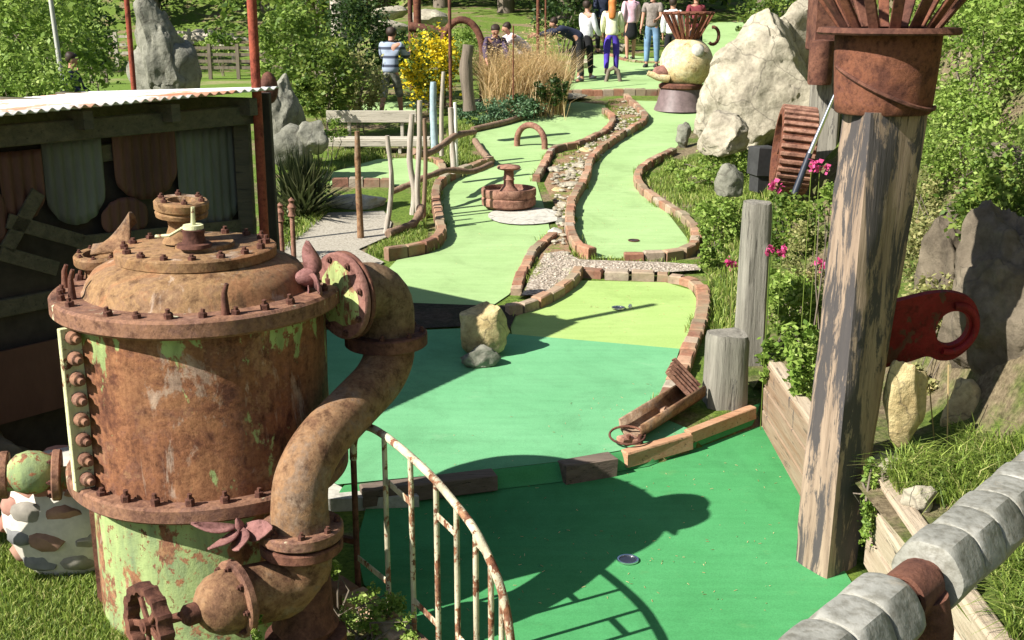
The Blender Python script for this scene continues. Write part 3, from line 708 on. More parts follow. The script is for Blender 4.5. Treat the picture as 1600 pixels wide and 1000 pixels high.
# vertical seam flange with nuts
fa = R(222); er = Vector((math.cos(fa), math.sin(fa), 0)); et = Vector((-er.y, er.x, 0))
mb = MB(); mb.bar(TC + er * .69 + Vector((0, 0, -2.36)), TC + er * .69 + Vector((0, 0, -1.52)), .035, .12, up=er, bev=.004); sf = mb.build('seam_flange', M['strut'], tank)
for k in range(8):
    z = -2.30 + k * .105
    for sgn in (-1, 1):
        p = TC + er * .695 + Vector((0, 0, z)) + et * sgn * .017
        mb = MB(); mb.lathe([(.034, 0), (.036, .03), (.03, .05), (.018, .055), (.016, .085), (0, .088)], p, et * sgn, seg=12); mb.build('seam_bolt', M['flange'], sf, smooth=40)
mb = MB(); mb.bar(TC + Vector((-.622, -.12, -3.25)), TC + Vector((-.622, -.12, -2.45)), .03, .03); mb.build('drain_rod', M['darkrust'], tank)
# side pipe on the left
p0 = A(128, 745, 6.05); p1 = A(-40, 752, 5.9); d_ = (p1 - p0).normalized()
mb = MB(); mb.tube([p0, p1 + d_ * .6], .062, 16); sp_ = mb.build('outlet_pipe', M['drum'], tank, smooth=50)
for x, rr in ((90, .14), (8, .13)):
    c = A(x, 742, 6.0); mb = MB(); mb.lathe(ring(.05, rr, -.02, .025, .006), c, d_, seg=28); f_ = mb.build('outlet_flange', M['flange'], sp_, smooth=40)
    bolts(f_, c + d_ * .024, d_, rr * .8, 6, .014, .03)
c = A(50, 738, 5.98); mb = MB(); mb.lathe([(.06, -.13), (.09, -.1), (.115, -.04), (.12, .02), (.1, .08), (.06, .12)], c, d_, seg=24); mb.build('valve_chamber', M['drum'], sp_, smooth=60)
# S-shaped pipe
def Pd(x, y, Y): return A(x, y, Y)
EL = Vector((-.685, 6.2, 0)); dn = Vector((-.70, -.71, 0)).normalized()
sp_pts = [Pd(470, 822, 5.25), Pd(468, 790, 5.25), Pd(473, 745, 5.3), Pd(500, 692, 5.45), Pd(548, 640, 5.72), Pd(592, 592, 6.0), Pd(608, 552, 6.15), Vector((EL.x, EL.y, -1.72))]
mb = MB(); mb.tube(cr(sp_pts, 7), [.142 - .012 * math.sin(math.pi * i / 49) for i in range(50)], 28); mb.build('curved_pipe', M['pipe'], tank, smooth=60)
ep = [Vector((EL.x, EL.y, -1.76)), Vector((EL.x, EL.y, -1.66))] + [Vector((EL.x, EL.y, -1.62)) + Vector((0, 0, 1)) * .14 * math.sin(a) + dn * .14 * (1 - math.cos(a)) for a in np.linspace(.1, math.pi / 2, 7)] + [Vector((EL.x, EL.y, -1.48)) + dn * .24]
mb = MB(); mb.tube(ep, .157, 28); mb.build('elbow', M['shadedpipe'], tank, smooth=60)
mb = MB(); mb.lathe(ring(.1, .225, -.04, .035), (EL.x, EL.y, -1.76), (.0, 0, 1), seg=32); f1 = mb.build('elbow_flange', M['darkrust'], tank, smooth=40); bolts(f1, (EL.x, EL.y, -1.725), (0, 0, 1), .195, 8, .016, .03)
dc = Vector((EL.x, EL.y, -1.475)) + dn * .30
mb = MB(); mb.lathe(ring(.1, .232, -.03, -.004), dc - dn * .03, dn, seg=40); mb.build('back_flange', M['darkrust'], tank, smooth=40)
mb = MB(); mb.lathe([(0, .03), (.222, .03), (.23, .02), (.23, .0), (.1, .0)], dc - dn * .02, dn, seg=40); bf = mb.build('blank_flange', M['disc'], tank, smooth=40)
bolts(bf, dc + dn * .009, dn, .195, 8, .017, .028, .3)
mb = MB(); mb.lathe([(0, .018), (.15, .016), (.17, .009)], dc, dn, seg=24, fn=lambda t, h: 1 + .12 * math.sin(3 * t) + .06 * math.sin(8 * t)); mb.build('painted_face', M['discgreen'], bf, smooth=50)
def propeller(c, axis, parent, s=1.0, angs=(0, 75, 150, 200), m='pinkr', hubr=.06):
    x, y, d = frame(axis); y = d.cross(x)
    mb = MB(); mb.lathe([(hubr * s * .4, 0), (hubr * s, .03 * s), (hubr * .9 * s, .07 * s), (hubr * .5 * s, .12 * s), (0, .14 * s)], c, d, seg=14); hb = mb.build('propeller_hub', M[m], parent, smooth=50)
    for an in angs:
        a = R(an); e = (x * math.cos(a) + y * math.sin(a)); t_ = d.cross(e); vs = []; fs = []
        for i in range(7):
            q = i / 6; wdt = .05 * s * math.sin(math.pi * (.12 + .88 * q)) + .008
            cc = Vector(c) + d * (.05 + .10 * q * q) * s + e * (.03 + .22 * q) * s
            for k in (-1, 0, 1): vs.append(cc + (t_ + d * .5) * wdt * k + d * .01 * abs(k))
        for i in range(6):
            for k in range(2): fs.append((i * 3 + k, i * 3 + k + 1, i * 3 + 4 + k, i * 3 + 3 + k))
        mb = MB(); mb.add(vs, fs); o = mb.build('propeller_blade', M[m], hb, smooth=60); md = o.modifiers.new('s', 'SOLIDIFY'); md.thickness = .008
    return hb
propeller(A(495, 432, 5.93), (-.7, -.7, .1), bf, .95, (20, 100, 172, 240))
# bottom flange, elbow, valve, hand wheel
b0 = Pd(470, 828, 5.25); mb = MB(); mb.lathe(ring(.1, .205, -.03, .03), b0, (0, 0, 1), seg=32); f2 = mb.build('pipe_flange', M['flange'], tank, smooth=40); bolts(f2, b0 + Vector((0, 0, .03)), (0, 0, 1), .175, 8, .018, .035, .2)
mb = MB(); mb.lathe(ring(.1, .2, -.1, -.045), b0, (0, 0, 1), seg=32); mb.build('pipe_flange', M['darkrust'], tank, smooth=40)
vd = Vector((-.76, -.65, 0)).normalized(); vc = b0 + Vector((0, 0, -.24)) + vd * .36
mb = MB(); mb.tube([b0 + Vector((0, 0, -.08)), b0 + Vector((0, 0, -.15))] + [b0 + Vector((0, 0, -.15)) + Vector((0, 0, -.12 * math.sin(a))) + vd * .12 * (1 - math.cos(a)) for a in np.linspace(.2, math.pi / 2, 6)] + [vc + vd * -.02], .145, 24); mb.build('lower_elbow', M['pipe'], tank, smooth=60)
mb = MB(); mb.lathe([(.165, -.5), (.14, -.45), (.135, -.3), (.13, -.2)], b0, (0, 0, 1), seg=28); mb.lathe([(.2, -.62), (.2, -.55), (.14, -.54), (.14, -.5)], b0, seg=28); mb.build('riser_pipe', M['darkrust'], tank, smooth=50)
mb = MB(); mb.lathe(ring(.08, .185, -.025, .02), vc, vd, seg=32); f3 = mb.build('valve_flange', M['flange'], tank, smooth=40); bolts(f3, vc + vd * .02, vd, .16, 8, .015, .03)
mb = MB(); mb.lathe([(.15, .0), (.152, .05), (.14, .11), (.11, .155), (.07, .185), (.045, .2), (.0, .2)], vc, vd, seg=32); mb.build('valve_body', M['pipe'], tank, smooth=60)
wc = vc + vd * .34 + Vector((-.1, .04, -.035)); mb = MB(); mb.tube([vc + vd * .17, wc + vd * .03], .022, 10); mb.lathe([(0, 0), (.05, 0), (.05, .05), (.03, .07), (0, .07)], vc + vd * .2, vd, seg=12); mb.build('valve_stem', M['darkrust'], tank, smooth=40)
wd_ = Vector((-.74, -.67, .06)).normalized(); x_, y_, _ = frame(wd_)
mb = MB()
mb.lathe([(.15, -.03), (.185, -.035), (.19, .0), (.185, .035), (.15, .03), (.145, 0), (.15, -.03)], wc, wd_, seg=72, fn=lambda t, h: 1 + .045 * (1 if math.sin(14 * t) > 0 else -.4))
hw = mb.build('hand_wheel', M['darkrust'], tank, smooth=35)
mb = MB(); y2 = wd_.cross(x_)
for k in range(5):
    a = 2 * math.pi * k / 5 + .3; e = x_ * math.cos(a) + y2 * math.sin(a); mb.bar(wc + e * .02, wc + e * .155, .03, .018, up=wd_, bev=.004)
mb.lathe([(0, -.03), (.035, -.03), (.035, .03), (0, .03)], wc, wd_, seg=14); mb.build('wheel_spokes', M['darkrust'], hw)
propeller(b0 + Vector((-.27, -.04, .0)) , (-.1, -.45, .9), tank, .85, (20, 75, 115, 165), 'pinkr', .03)

# ---------------------------------------------------------------- stone and mortar lump behind the tank
b = G(88, 905); bc = Vector((b.x + .04, b.y + .3, -3.2))
me_ = empty('masonry_pillar', bc, 'round stump of coloured stones in white mortar behind the boiler tank', 'masonry')
mb = MB(); mb.lathe([(.27, -.05), (.36, .12), (.41, .3), (.4, .42), (.34, .55), (.28, .6), (0, .62)], bc, seg=40, fn=lambda t, h: 1 + .03 * math.sin(5 * t + h * 7)); mb.build('mortar', plain('mortar', (.5, .46, .4), .95, 0, .12, 20), me_, smooth=70)
cols = [(.27, .12, .085), (.3, .17, .12), (.16, .16, .16), (.32, .17, .13), (.24, .14, .1), (.22, .2, .17)]
cm = [plain('set stone %d' % i, c_, .9, 0, .2, 14) for i, c_ in enumerate(cols)]
prof_ = [(.1, .35), (.2, .39), (.3, .41), (.4, .4), (.5, .365), (.58, .29)]
for j, (zz, rr) in enumerate([(.13, .36), (.28, .405), (.43, .395), (.545, .335)]):
    n_ = 10
    for k in range(n_):
        t = 2 * math.pi * (k + .5 * (j % 2)) / n_ + random.uniform(-.1, .1)
        rock('set_stone', bc + Vector((math.cos(t) * (rr - .035), math.sin(t) * (rr - .035), zz)), (.065, .125, .07), cm[(k * 2 + j + random.randint(0, 1)) % 6], seed=100 + j * 10 + k, sub=2, parent=me_, rot=t, amp=.15)

# ---------------------------------------------------------------- gate
gp = Vector((-.81, 5.89, -3.2)); gd = Vector((.56, -.83, 0)).normalized(); gn = Vector((gd.y, -gd.x, 0))
def onplane(x, y):
    r = ray(x, y); return r * (gp.dot(gn) / r.dot(gn))
arcpx = [(552, 712), (553, 690), (560, 674), (574, 667), (600, 680), (640, 712), (680, 750), (712, 788), (742, 828), (766, 876), (783, 920), (793, 965), (798, 1000)]
arc = [onplane(*p) for p in arcpx]
gate = empty('iron_gate', gp, 'curved-top iron gate with flaking cream paint between the boiler tank and the green', 'gate')
end = arc[-1].copy(); end.z = -3.2
st0 = arc[0].copy(); st0.z = -3.2
mb = MB(); mb.tube(cr([arc[0] + Vector((0, 0, -.02))] + arc[1:], 5) + [end], .0205, 10); mb.build('top_rail', M['gate'], gate, smooth=50)
mb = MB(); mb.tube([st0, arc[0]], .017, 10); mb.build('hinge_post', M['darkrust'], gate, smooth=50)
bars = []
for x in (600, 641, 681, 713, 743, 767, 784):
    y = interp(x, arcpx[3:]); p = onplane(x, y); q = p.copy(); q.z = -3.17; bars.append((p, q))
    mb = MB(); mb.tube([q, p], .0138, 8); mb.build('bar', M['gate'], gate, smooth=50)
def lerp_at(z, i):
    p = bars[i][0].copy(); p.z = z; return p
zm = onplane(620, 768).z; zl = onplane(655, 950).z
for i, j, z in ((0, 1, zm), (2, 3, zm), (4, 5, zm), (1, 2, zl), (3, 4, zl), (5, 6, zl)):
    a = lerp_at(z + .02, i); b = lerp_at(z - .01, j); mb = MB(); mb.bar(a, b, .008, .035, bev=.002); mb.build('spacer', M['gate'], gate)
a = st0.copy(); a.z = zl; b = lerp_at(zl, 0); mb = MB(); mb.bar(a, b, .008, .035, bev=.002); mb.build('spacer', M['gate'], gate)
mb = MB(); mb.bar(st0 + Vector((0, 0, .35)), st0 + Vector((-.14, .1, .33)), .03, .03); mb.build('hinge', M['orust'], gate)
# bricks under the gate
edging([(-1.0, 6.0), (-.72, 5.66), (-.42, 5.22), (-.12, 4.8), (.15, 4.4)], 'rough red brick edging under the iron gate', world=True, ln=.2, wd=.14, ht=.11, hf=lo_h)
# concrete slab and timber step left of the lower green
mb = MB(); c = [G(505, 800), G(655, 795), G(640, 758), G(505, 760)]; z0 = -3.14
mb.add([(p.x, p.y, z) for z in (-3.25, -3.10) for p in c], [(3, 2, 1, 0), (4, 5, 6, 7), (0, 1, 5, 4), (1, 2, 6, 5), (2, 3, 7, 6), (3, 0, 4, 7)]); tag(mb.build('concrete_slab', M['concrete'], at=(c[0].x, c[0].y, -3.2)), 'pale concrete slab on the ground between the boiler tank and the lower green', 'slab')
def beam(name, a, b, wd, th, m, lab, cat='timber', group=None, bev=.01, jit=.006):
    mb = MB(); mb.bar(a, b, wd, th, bev=bev, jit=jit); return tag(mb.build(name, m), lab, cat, group)
beam('timber_step', (-.98, 7.16, -3.105), (-.12, 7.42, -3.1), .14, .12, M['dtimber'], 'dark timber step at the left front edge of the middle green')
beam('timber_block', (.34, 7.53, -3.1), (.70, 7.67, -3.09), .14, .15, M['dtimber'], 'dark timber block at the step beside the rusty spout')
beam('edging_timber', (.78, 7.72, -3.075), (1.28, 8.03, -3.055), .085, .115, M['edge'], 'orange timber edging between the two turf levels nearest the rusty spout')
beam('edging_timber', (1.27, 8.05, -3.035), (1.83, 8.52, -3.005), .07, .10, M['edge'], 'orange timber edging between turf levels running to the grey post', bev=.008)

# ---------------------------------------------------------------- channel spout sculpture
e = empty('rusty_spout', G(975, 715), 'rusty metal trough with a toothed head and round hoop leaning at the turf step', 'sculpture')
a = G(985, 690) + Vector((0, 0, .1)); b = Vector(A(1085, 608, a.y + .62))
x_, z_, d_ = frame(b - a)
vs = []; fs = []
prof2 = [(-.085, .05), (-.08, -.02), (-.045, -.06), (.045, -.06), (.08, -.02), (.085, .05)]
for k, p in enumerate((a, b)):
    for q in prof2: vs.append(p + x_ * q[0] + z_ * q[1])
for i in range(5): fs.append((i, i + 1, i + 7, i + 6))
mb = MB(); mb.add(vs, fs); o = mb.build('trough', M['pipe'], e, smooth=40); md = o.modifiers.new('s', 'SOLIDIFY'); md.thickness = .02
mb = MB(); c = b + z_ * .0; dd = (Vector(A(1048, 572, b.y)) - Vector(A(1086, 616, b.y))).normalized()
base = Vector(A(1086, 616, b.y)); tp = Vector(A(1046, 574, b.y)); fwd = Vector((0, -1, 0))
mb.bar(base, tp, .1, .05, up=(0, -.6, 1), bev=.006); hd = mb.build('toothed_head', M['darkrust'], e)
for k in range(5):
    off = Vector((.018, .03, .026)) * (k - 2) * .75
    mb = MB(); mb.bar(base + off + Vector((0, -.05, .03)), tp + off + Vector((0, -.05, .03)), .012, .04, up=(.5, -.5, .6), bev=.002); mb.build('ridge', M['wrust'], hd)
hc = Vector(A(980, 680, a.y - .05)); mb = MB(); n_ = 24
mb.tube([hc + Vector((math.cos(t) * .125, math.sin(t) * .1, .0 + .03 * math.sin(t))) for t in np.linspace(0, 2 * math.pi, n_)], .009, 6); mb.build('hoop', M['darkrust'], e)
mb = MB(); gz = -3.15
for xx, yy in ((982, 690), (1000, 690)):
    t_ = Vector(A(xx, yy, a.y - .08)); mb.tube([(t_.x, t_.y, t_.z + .05), (t_.x, t_.y, -3.2)], .016, 8)
mb.build('leg', M['darkrust'], e)
mb = MB(); p = hc + Vector((0, 0, -.03)); mb.box(p, (.12, .09, .05), Matrix.Rotation(.5, 3, 'Z'), bev=.01); mb.box(p + Vector((.06, 0, -.04)), (.05, .07, .1), bev=.01); mb.build('bracket', M['wrust'], e)

# ---------------------------------------------------------------- yellow stone with small grey stone
grock(757, 560, 98, 90, M['rocky'], 'upright yellow stone standing on the middle green', 5, name='standing_stone', sink=.1, depth=.6, amp=.14, cat='stone')
grock(748, 578, 62, 34, M['rockg'], 'small grey stone at the foot of the upright yellow stone', 9, name='small_stone', sink=.1, depth=.6, cat='stone')

# ---------------------------------------------------------------- rusty hub with spindle
c = G(795, 326); c.z = up_h(c.x, c.y)
e = empty('wheel_hub', c, 'rusty wheel hub standing like a fountain on the left fairway', 'wheel hub')
k_ = px(14.6)
mb = MB(); mb.lathe([(0, .03), (.3, .03), (.345, .06), (.35, .14), (.335, .16), (.35, .18), (.352, .245), (.345, .27), (.315, .27), (.305, .22), (.13, .2), (0, .2)], c, seg=40); mb.build('rim', M['wrust'], e, smooth=40)
mb = MB(); mb.lathe([(.16, .2), (.11, .25), (.07, .3), (.065, .36), (.075, .38), (.065, .4), (.06, .5)], c, seg=24); mb.build('spindle', M['wrust'], e, smooth=50)
mb = MB(); mb.lathe([(.06, .49), (.14, .51), (.155, .53), (.14, .55), (.06, .565), (0, .57)], c, seg=24); mb.build('cap', M['wrust'], e, smooth=50)
# arch
a = G(808, 229); b = G(851, 234); r_ = (b - a).length / 2; mc = (a + b) / 2; dd = (b - a).normalized()
mb = MB(); mb.tube([a + Vector((0, 0, -.1))] + [mc + dd * -r_ * math.cos(t) + Vector((0, 0, 1)) * (.1 + r_ * 1.05 * math.sin(t)) for t in np.linspace(0, math.pi, 16)] + [b + Vector((0, 0, -.1))], .05, 12)
tag(mb.build('arch_pipe', M['wrust'], smooth=60), 'rusty half-hoop pipe arch standing over the left fairway', 'arch')

a = G(946, 128); b = G(970, 128); mc = (a + b) / 2; mb = MB()
mb.tube([a + Vector((0, 0, -.05)), mc + Vector((-.1, 0, .24)), mc + Vector((0, 0, .3)), mc + Vector((.1, 0, .24)), b + Vector((0, 0, -.05))], .045, 8)
tag(mb.build('small_arch', M['bark'], smooth=60), 'small dark arch hurdle on the back green in front of the ginger woman', 'hurdle')
# ---------------------------------------------------------------- round pot planter with a face
b = G(1062, 172); d = b.y; s = px(d * cT + 2.0 * sT)
e = empty('pot_figure', b, 'cream ball-shaped pot figure with a crown of rusty rods on a dark cone base', 'sculpture')
def at_(y): return (172 - y) * s
mb = MB(); mb.lathe([(41 * s, 0), (36 * s, at_(160)), (31 * s, at_(140)), (30 * s, at_(137))], b, seg=32); mb.build('cone_base', plain('dark cone', (.14, .1, .1), .5), e, smooth=50)
mb = MB(); mb.lathe([(30 * s, at_(140)), (34 * s, at_(137)), (34 * s, at_(133)), (30 * s, at_(130))], b, seg=32); mb.build('collar', M['darkrust'], e, smooth=40)
cc = Vector((b.x + 8 * s, b.y, b.z + at_(100))); rr = 41 * s
mb = MB(); mb.lathe([(.03 * rr, -rr)] + [(rr * math.cos(t), rr * math.sin(t) * .97) for t in np.linspace(-1.35, 1.3, 18)] + [(0, rr * .97)], cc, seg=36); mb.build('pot_body', M['pot'], e, smooth=60)
for dx_, nm, mm in ((12, 'eye', 'concrete'), (24, 'pupil', 'rockd')):
    mb = MB(); q = cc + Vector((dx_ * s, -rr * .80, 20 * s)); mb.lathe([(9 * s, -.05), (10.5 * s, .02), (8 * s, .05), (4 * s, .07), (0, .075)] if nm == 'eye' else [(4 * s, -.02), (4 * s, .05), (0, .055)], q, (.15, -1, .3), seg=20); mb.build(nm, M[mm], e, smooth=60)
mb = MB(); mb.tube([cc + Vector((-32 * s, -12 * s, -12 * s)), cc + Vector((-48 * s, -16 * s, -14 * s)), cc + Vector((-55 * s, -16 * s, -18 * s))], [11 * s, 9 * s, 3 * s], 14); mb.build('nose', M['disc'], e, smooth=60)
mb = MB(); mb.tube([cc + Vector((-30 * s, -16 * s, -22 * s)), cc + Vector((-46 * s, -20 * s, -20 * s)), cc + Vector((-62 * s, -20 * s, -14 * s))], [8 * s, 6 * s, 4 * s], 10); mb.build('tongue', M['pot'], e, smooth=60)
mb = MB(); ec = cc + Vector((33 * s, 0, 33 * s)); mb.tube([ec + Vector((math.cos(t) * 9 * s + 6 * s, 0, math.sin(t) * 13 * s + 8 * s)) for t in np.linspace(-2.2, 1.8, 12)], 2.6 * s, 8); mb.build('ear_ring', M['darkrust'], e, smooth=60)
top = cc + Vector((0, 0, rr * .88))
mb = MB(); mb.lathe([(17 * s, -2 * s), (18 * s, 4 * s), (15 * s, 4 * s), (15 * s, -2 * s)], top, seg=24); cb = mb.build('crown_band', M['orust'], e, smooth=40)
for k in range(18):
    t = 2 * math.pi * k / 18; u_ = Vector((math.cos(t), math.sin(t), 0)); v_ = Vector((-u_.y, u_.x, 0))
    mb = MB(); mb.bar(top + u_ * 17 * s, top + u_ * 40 * s + Vector((0, 0, 40 * s)), 4.5 * s, 2.2 * s, up=u_); mb.build('crown_rod', M['orust'], cb)
mb = MB(); mb.lathe([(38 * s, 36 * s), (40 * s, 38 * s), (38 * s, 41 * s), (37 * s, 38 * s), (38 * s, 36 * s)], top, seg=28); mb.build('crown_ring', M['orust'], cb, smooth=40)
pl = leaves('potted_plant', [((top.x + 10 * s, top.y, top.z + 30 * s), (18 * s, 18 * s, 9 * s))], 260, .05, M['leafdark'], at=tuple(top + Vector((0, 0, 10 * s)))); tag(pl, 'small dark green plant growing inside the rusty rod crown of the pot figure', 'plant')

# ---------------------------------------------------------------- big post with collar and crown
bp = Vector((1.85, 6.38, -3.2))
e = empty('timber_post', bp, 'massive charred timber post with a rusty collar and a crown of flaring rods', 'post')
base4 = [Vector((1.665, 6.41, -3.2)), Vector((1.80, 6.15, -3.2)), Vector((2.03, 6.36, -3.2)), Vector((1.90, 6.62, -3.2))]
def ptop(z):
    k = (z + 3.2) / 3.2; c = Vector((1.85, 6.385, 0)).lerp(Vector((2.03, 6.42, 0)), k); out = []
    for b_ in base4:
        v = Matrix.Rotation(R(-24) * k, 3, 'Z') @ Vector((b_.x - 1.85, b_.y - 6.385, 0)) * (1 + .30 * k); out.append(c + v + Vector((0, 0, z)))
    return out
vs = []; fs = []; NZ = 60
for i in range(NZ + 1):
    z = -3.3 + 2.75 * i / NZ; q = ptop(z)
    for k in range(4):
        for j in range(6):
            t = j / 6; p = q[k].lerp(q[(k + 1) % 4], t); c = sum(q, Vector()) / 4
            t_ = min(t, 1 - t); rd = .955 if j == 0 else 1
            v = p - c; v.z = 0; sc_ = rd * (1 + .045 * noise.fractal(Vector((p.x * 9, p.y * 9, z * 1.3)), 1, 2, 4) - (.03 if noise.noise(Vector((p.x * 22, p.y * 22, z * .8))) > .33 else 0))
            vs.append(Vector((c.x, c.y, z)) + v * sc_)
n_ = 24
for i in range(NZ):
    for k in range(n_): fs.append((i * n_ + k, i * n_ + (k + 1) % n_, (i + 1) * n_ + (k + 1) % n_, (i + 1) * n_ + k))
fs.append(tuple(NZ * n_ + k for k in range(n_)))
mb = MB(); mb.add(vs, fs); mb.build('shaft', M['post'], e, smooth=50)
cc = Vector((1.985, 6.42, 0))
mb = MB(); mb.lathe([(.235, -.57), (.245, -.56), (.25, -.5), (.262, -.3), (.268, -.16), (.26, -.14), (.2, -.14)], cc, seg=40, fn=lambda t, h: 1 + .03 * math.sin(2 * t + 3 * h)); cl = mb.build('collar', M['orust'], e, smooth=50)
mb = MB(); mb.tube([cc + Vector((.263 * math.cos(t), .263 * math.sin(t), -.42 - .12 * math.sin((t - 4.1)))) for t in np.linspace(3.2, 6.0, 14)], .012, 6); mb.build('strap', M['darkrust'], cl)
mb = MB(); mb.lathe([(.22, -.16), (.36, -.16), (.37, -.15), (.36, -.125), (.22, -.125)], cc, seg=44); cr_ = mb.build('crown_ring', M['darkrust'], e, smooth=40)
for k in range(16):
    t = 2 * math.pi * k / 16 + .2; u_ = Vector((math.cos(t), math.sin(t), 0)); r0 = .25
    a = cc + u_ * r0 + Vector((0, 0, -.13)); b = cc + u_ * (r0 + .16) + Vector((0, 0, .08)); c2 = cc + u_ * (r0 + .62) + Vector((0, 0, .75))
    mb = MB()
    mb.bar(a, b, .055, .02, up=u_, bev=.003); mb.bar(b - (b - a) * .03, c2, .05, .018, up=u_, bev=.003); mb.build('crown_rod', M['orust' if k % 2 else 'darkrust'], cr_)
mb = MB(); mb.lathe([(.85, .72), (.87, .73), (.85, .77), (.84, .74), (.85, .72)], cc, seg=44); mb.build('outer_ring', M['darkrust'], cr_, smooth=50)
# second post behind
q = A(1290, 160, 14.4); p2 = Vector((q.x, 14.4, -2.5))
e = empty('grey_timber_post', p2, 'grey timber post with a rusty cylinder bracket standing behind the massive charred post', 'post')
mb = MB(); mb.bar(p2, p2 + Vector((0, 0, 2.75)), .36, .36, up=(.3, 1, 0), bev=.02, jit=.01); mb.build('shaft', M['post2'], e)
tq = A(1280, 132, 14.1); mb = MB(); mb.lathe([(0, 0), (.13, 0), (.14, .03), (.14, .5), (0, .52)], tq, (0, 0, 1), seg=20); mb.build('bracket', M['darkrust'], e, smooth=40)
mb = MB(); mb.box(p2 + Vector((0, 0, 2.45)), (.46, .46, 1.0), bev=.02); mb.build('cap', M['darkrust'], e)

# ---------------------------------------------------------------- gear wheel and rod
gc = A(1240, 234, 13.6); ga = Vector((-.985, .13, .1)).normalized()
e = empty('gear_wheel', gc - Vector((0, 0, .35)), 'broad rusty gear wheel propped on the bank below the boulder', 'gear wheel')
gr = 66 * px(13.6)
mb = MB(); mb.lathe([(gr * .8, -.2), (gr * .93, -.2), (gr * .95, -.17), (gr * .95, .17), (gr * .93, .2), (gr * .8, .2), (gr * .8, -.2)], gc, ga, seg=64); rm_ = mb.build('rim', M['orust'], e, smooth=40)
x_, _, _ = frame(ga); y2 = ga.cross(x_)
mb = MB()
for k in range(34):
    t = 2 * math.pi * k / 34; u_ = x_ * math.cos(t) + y2 * math.sin(t)
    mb.bar(gc + u_ * gr * .95 - ga * .19, gc + u_ * gr * .95 + ga * .19, .045, .08, up=u_, bev=.006)
mb.build('teeth', M['wrust'], rm_)
mb = MB()
for k in range(5):
    t = 2 * math.pi * k / 5; u_ = x_ * math.cos(t) + y2 * math.sin(t); mb.bar(gc, gc + u_ * gr * .85, .08, .07, up=ga)
mb.lathe([(0, -.18), (.07, -.18), (.07, .18), (0, .18)], gc, ga, seg=20); mb.build('spokes', M['orust'], e)
ra = A(1304, 148, 12.9); rb = A(1265, 240, 12.9); rc = A(1241, 304, 12.8)
e = empty('leaning_rod', rc, 'silver rod with a black lower end leaning across the gear wheel', 'rod')
mb = MB(); mb.tube([ra, ra.lerp(rb, .45), rb], [.014, .022, .03], 10); mb.build('shaft', M['chrome'], e, smooth=60)
mb = MB(); mb.tube([rb, rc], [.034, .038], 10); mb.build('grip', M['black'], e, smooth=60)
q = A(1192, 252, 14.3); mb = MB(); mb.box(q, (.26, .26, .36), Matrix.Rotation(.3, 3, 'Z'), bev=.018, jit=.01); mb.box(q + Vector((0, 0, -.2)), (.22, .22, .34), Matrix.Rotation(.3, 3, 'Z'), bev=.01); tag(mb.build('short_post', plain('black block', (.035, .035, .035), .8)), 'short square black post beside the rusty gear wheel', 'post')
# posts B and C
def post(name, x0, x1, ytop, ybot, Y, m, lab, taper=1.08, rot=.2, th=1.0):
    a = A((x0 + x1) / 2, ybot, Y); b = A((x0 + x1) / 2, ytop, Y); wd = (x1 - x0) * px(Y * cT + 2.6 * sT) / (math.cos(rot) + math.sin(rot) * th)
    vs = []; fs = []; NZ = 20; z0 = a.z - .25; z1 = b.z
    for i in range(NZ + 1):
        z = z0 + (z1 - z0) * i / NZ; k = taper + (1 - taper) * i / NZ
        if i == NZ: k *= .93
        for s_ in range(16):
            t = 2 * math.pi * (s_ + .5) / 16; rr = wd / 2 / max(abs(math.cos(t)), abs(math.sin(t))); rr = min(rr, wd * .62)
            p = Vector((math.cos(t) * rr, math.sin(t) * rr * th, 0)) * k * (1 + .05 * noise.fractal(Vector((math.cos(t) * 3, math.sin(t) * 3 + ybot, z * 1.2)), 1, 2, 3))
            p = Matrix.Rotation(rot, 3, 'Z') @ p; vs.append(Vector((a.x + p.x + (b.x - a.x) * i / NZ * 0, Y + p.y, z + (random.uniform(-.012, .012) if i == NZ else 0))))
    for i in range(NZ):
        for k in range(16): fs.append((i * 16 + k, i * 16 + (k + 1) % 16, (i + 1) * 16 + (k + 1) % 16, (i + 1) * 16 + k))
    fs.append(tuple(NZ * 16 + k for k in range(16)))
    mb = MB(); mb.add(vs, fs); return tag(mb.build(name, m, smooth=45), lab, 'post')
post('wooden_post', 1096, 1162, 520, 672, 8.62, M['post2'], 'short weathered grey post at the near corner of the plank wall', rot=.1)
post('wooden_post', 1150, 1193, 316, 530, 9.4, M['post2'], 'taller slim grey post on the bank behind the short corner post', rot=.1)
# plank wall
e = empty('plank_wall', (1.95, 7.5, -3.2), 'weathered plank retaining wall between the short grey post and the massive charred post', 'retaining wall')
for k in range(3):
    z = -3.08 + k * .185; mb = MB(); mb.bar((1.93, 8.52, z), (1.945, 6.55, z - .02), .05, .18, bev=.008, jit=.004); mb.build('plank', M['plank'], e)
mb = MB(); mb.bar((1.965, 8.54, -2.60), (1.975, 6.6, -2.63), .1, .045, bev=.008, jit=.004); mb.build('capping_board', M['beam'], e)
# lower right wall
e = empty('timber_retaining_wall', (2.03, 5.2, -3.2), 'pale sunlit timber retaining wall between the charred post and the nut handrail', 'retaining wall')
for k in range(3):
    z = -3.07 + k * .2; mb = MB(); mb.bar((2.1, 6.3, z), (2.03, 3.4, z), .1, .19, bev=.012, jit=.006); mb.build('beam', M['beam'], e)

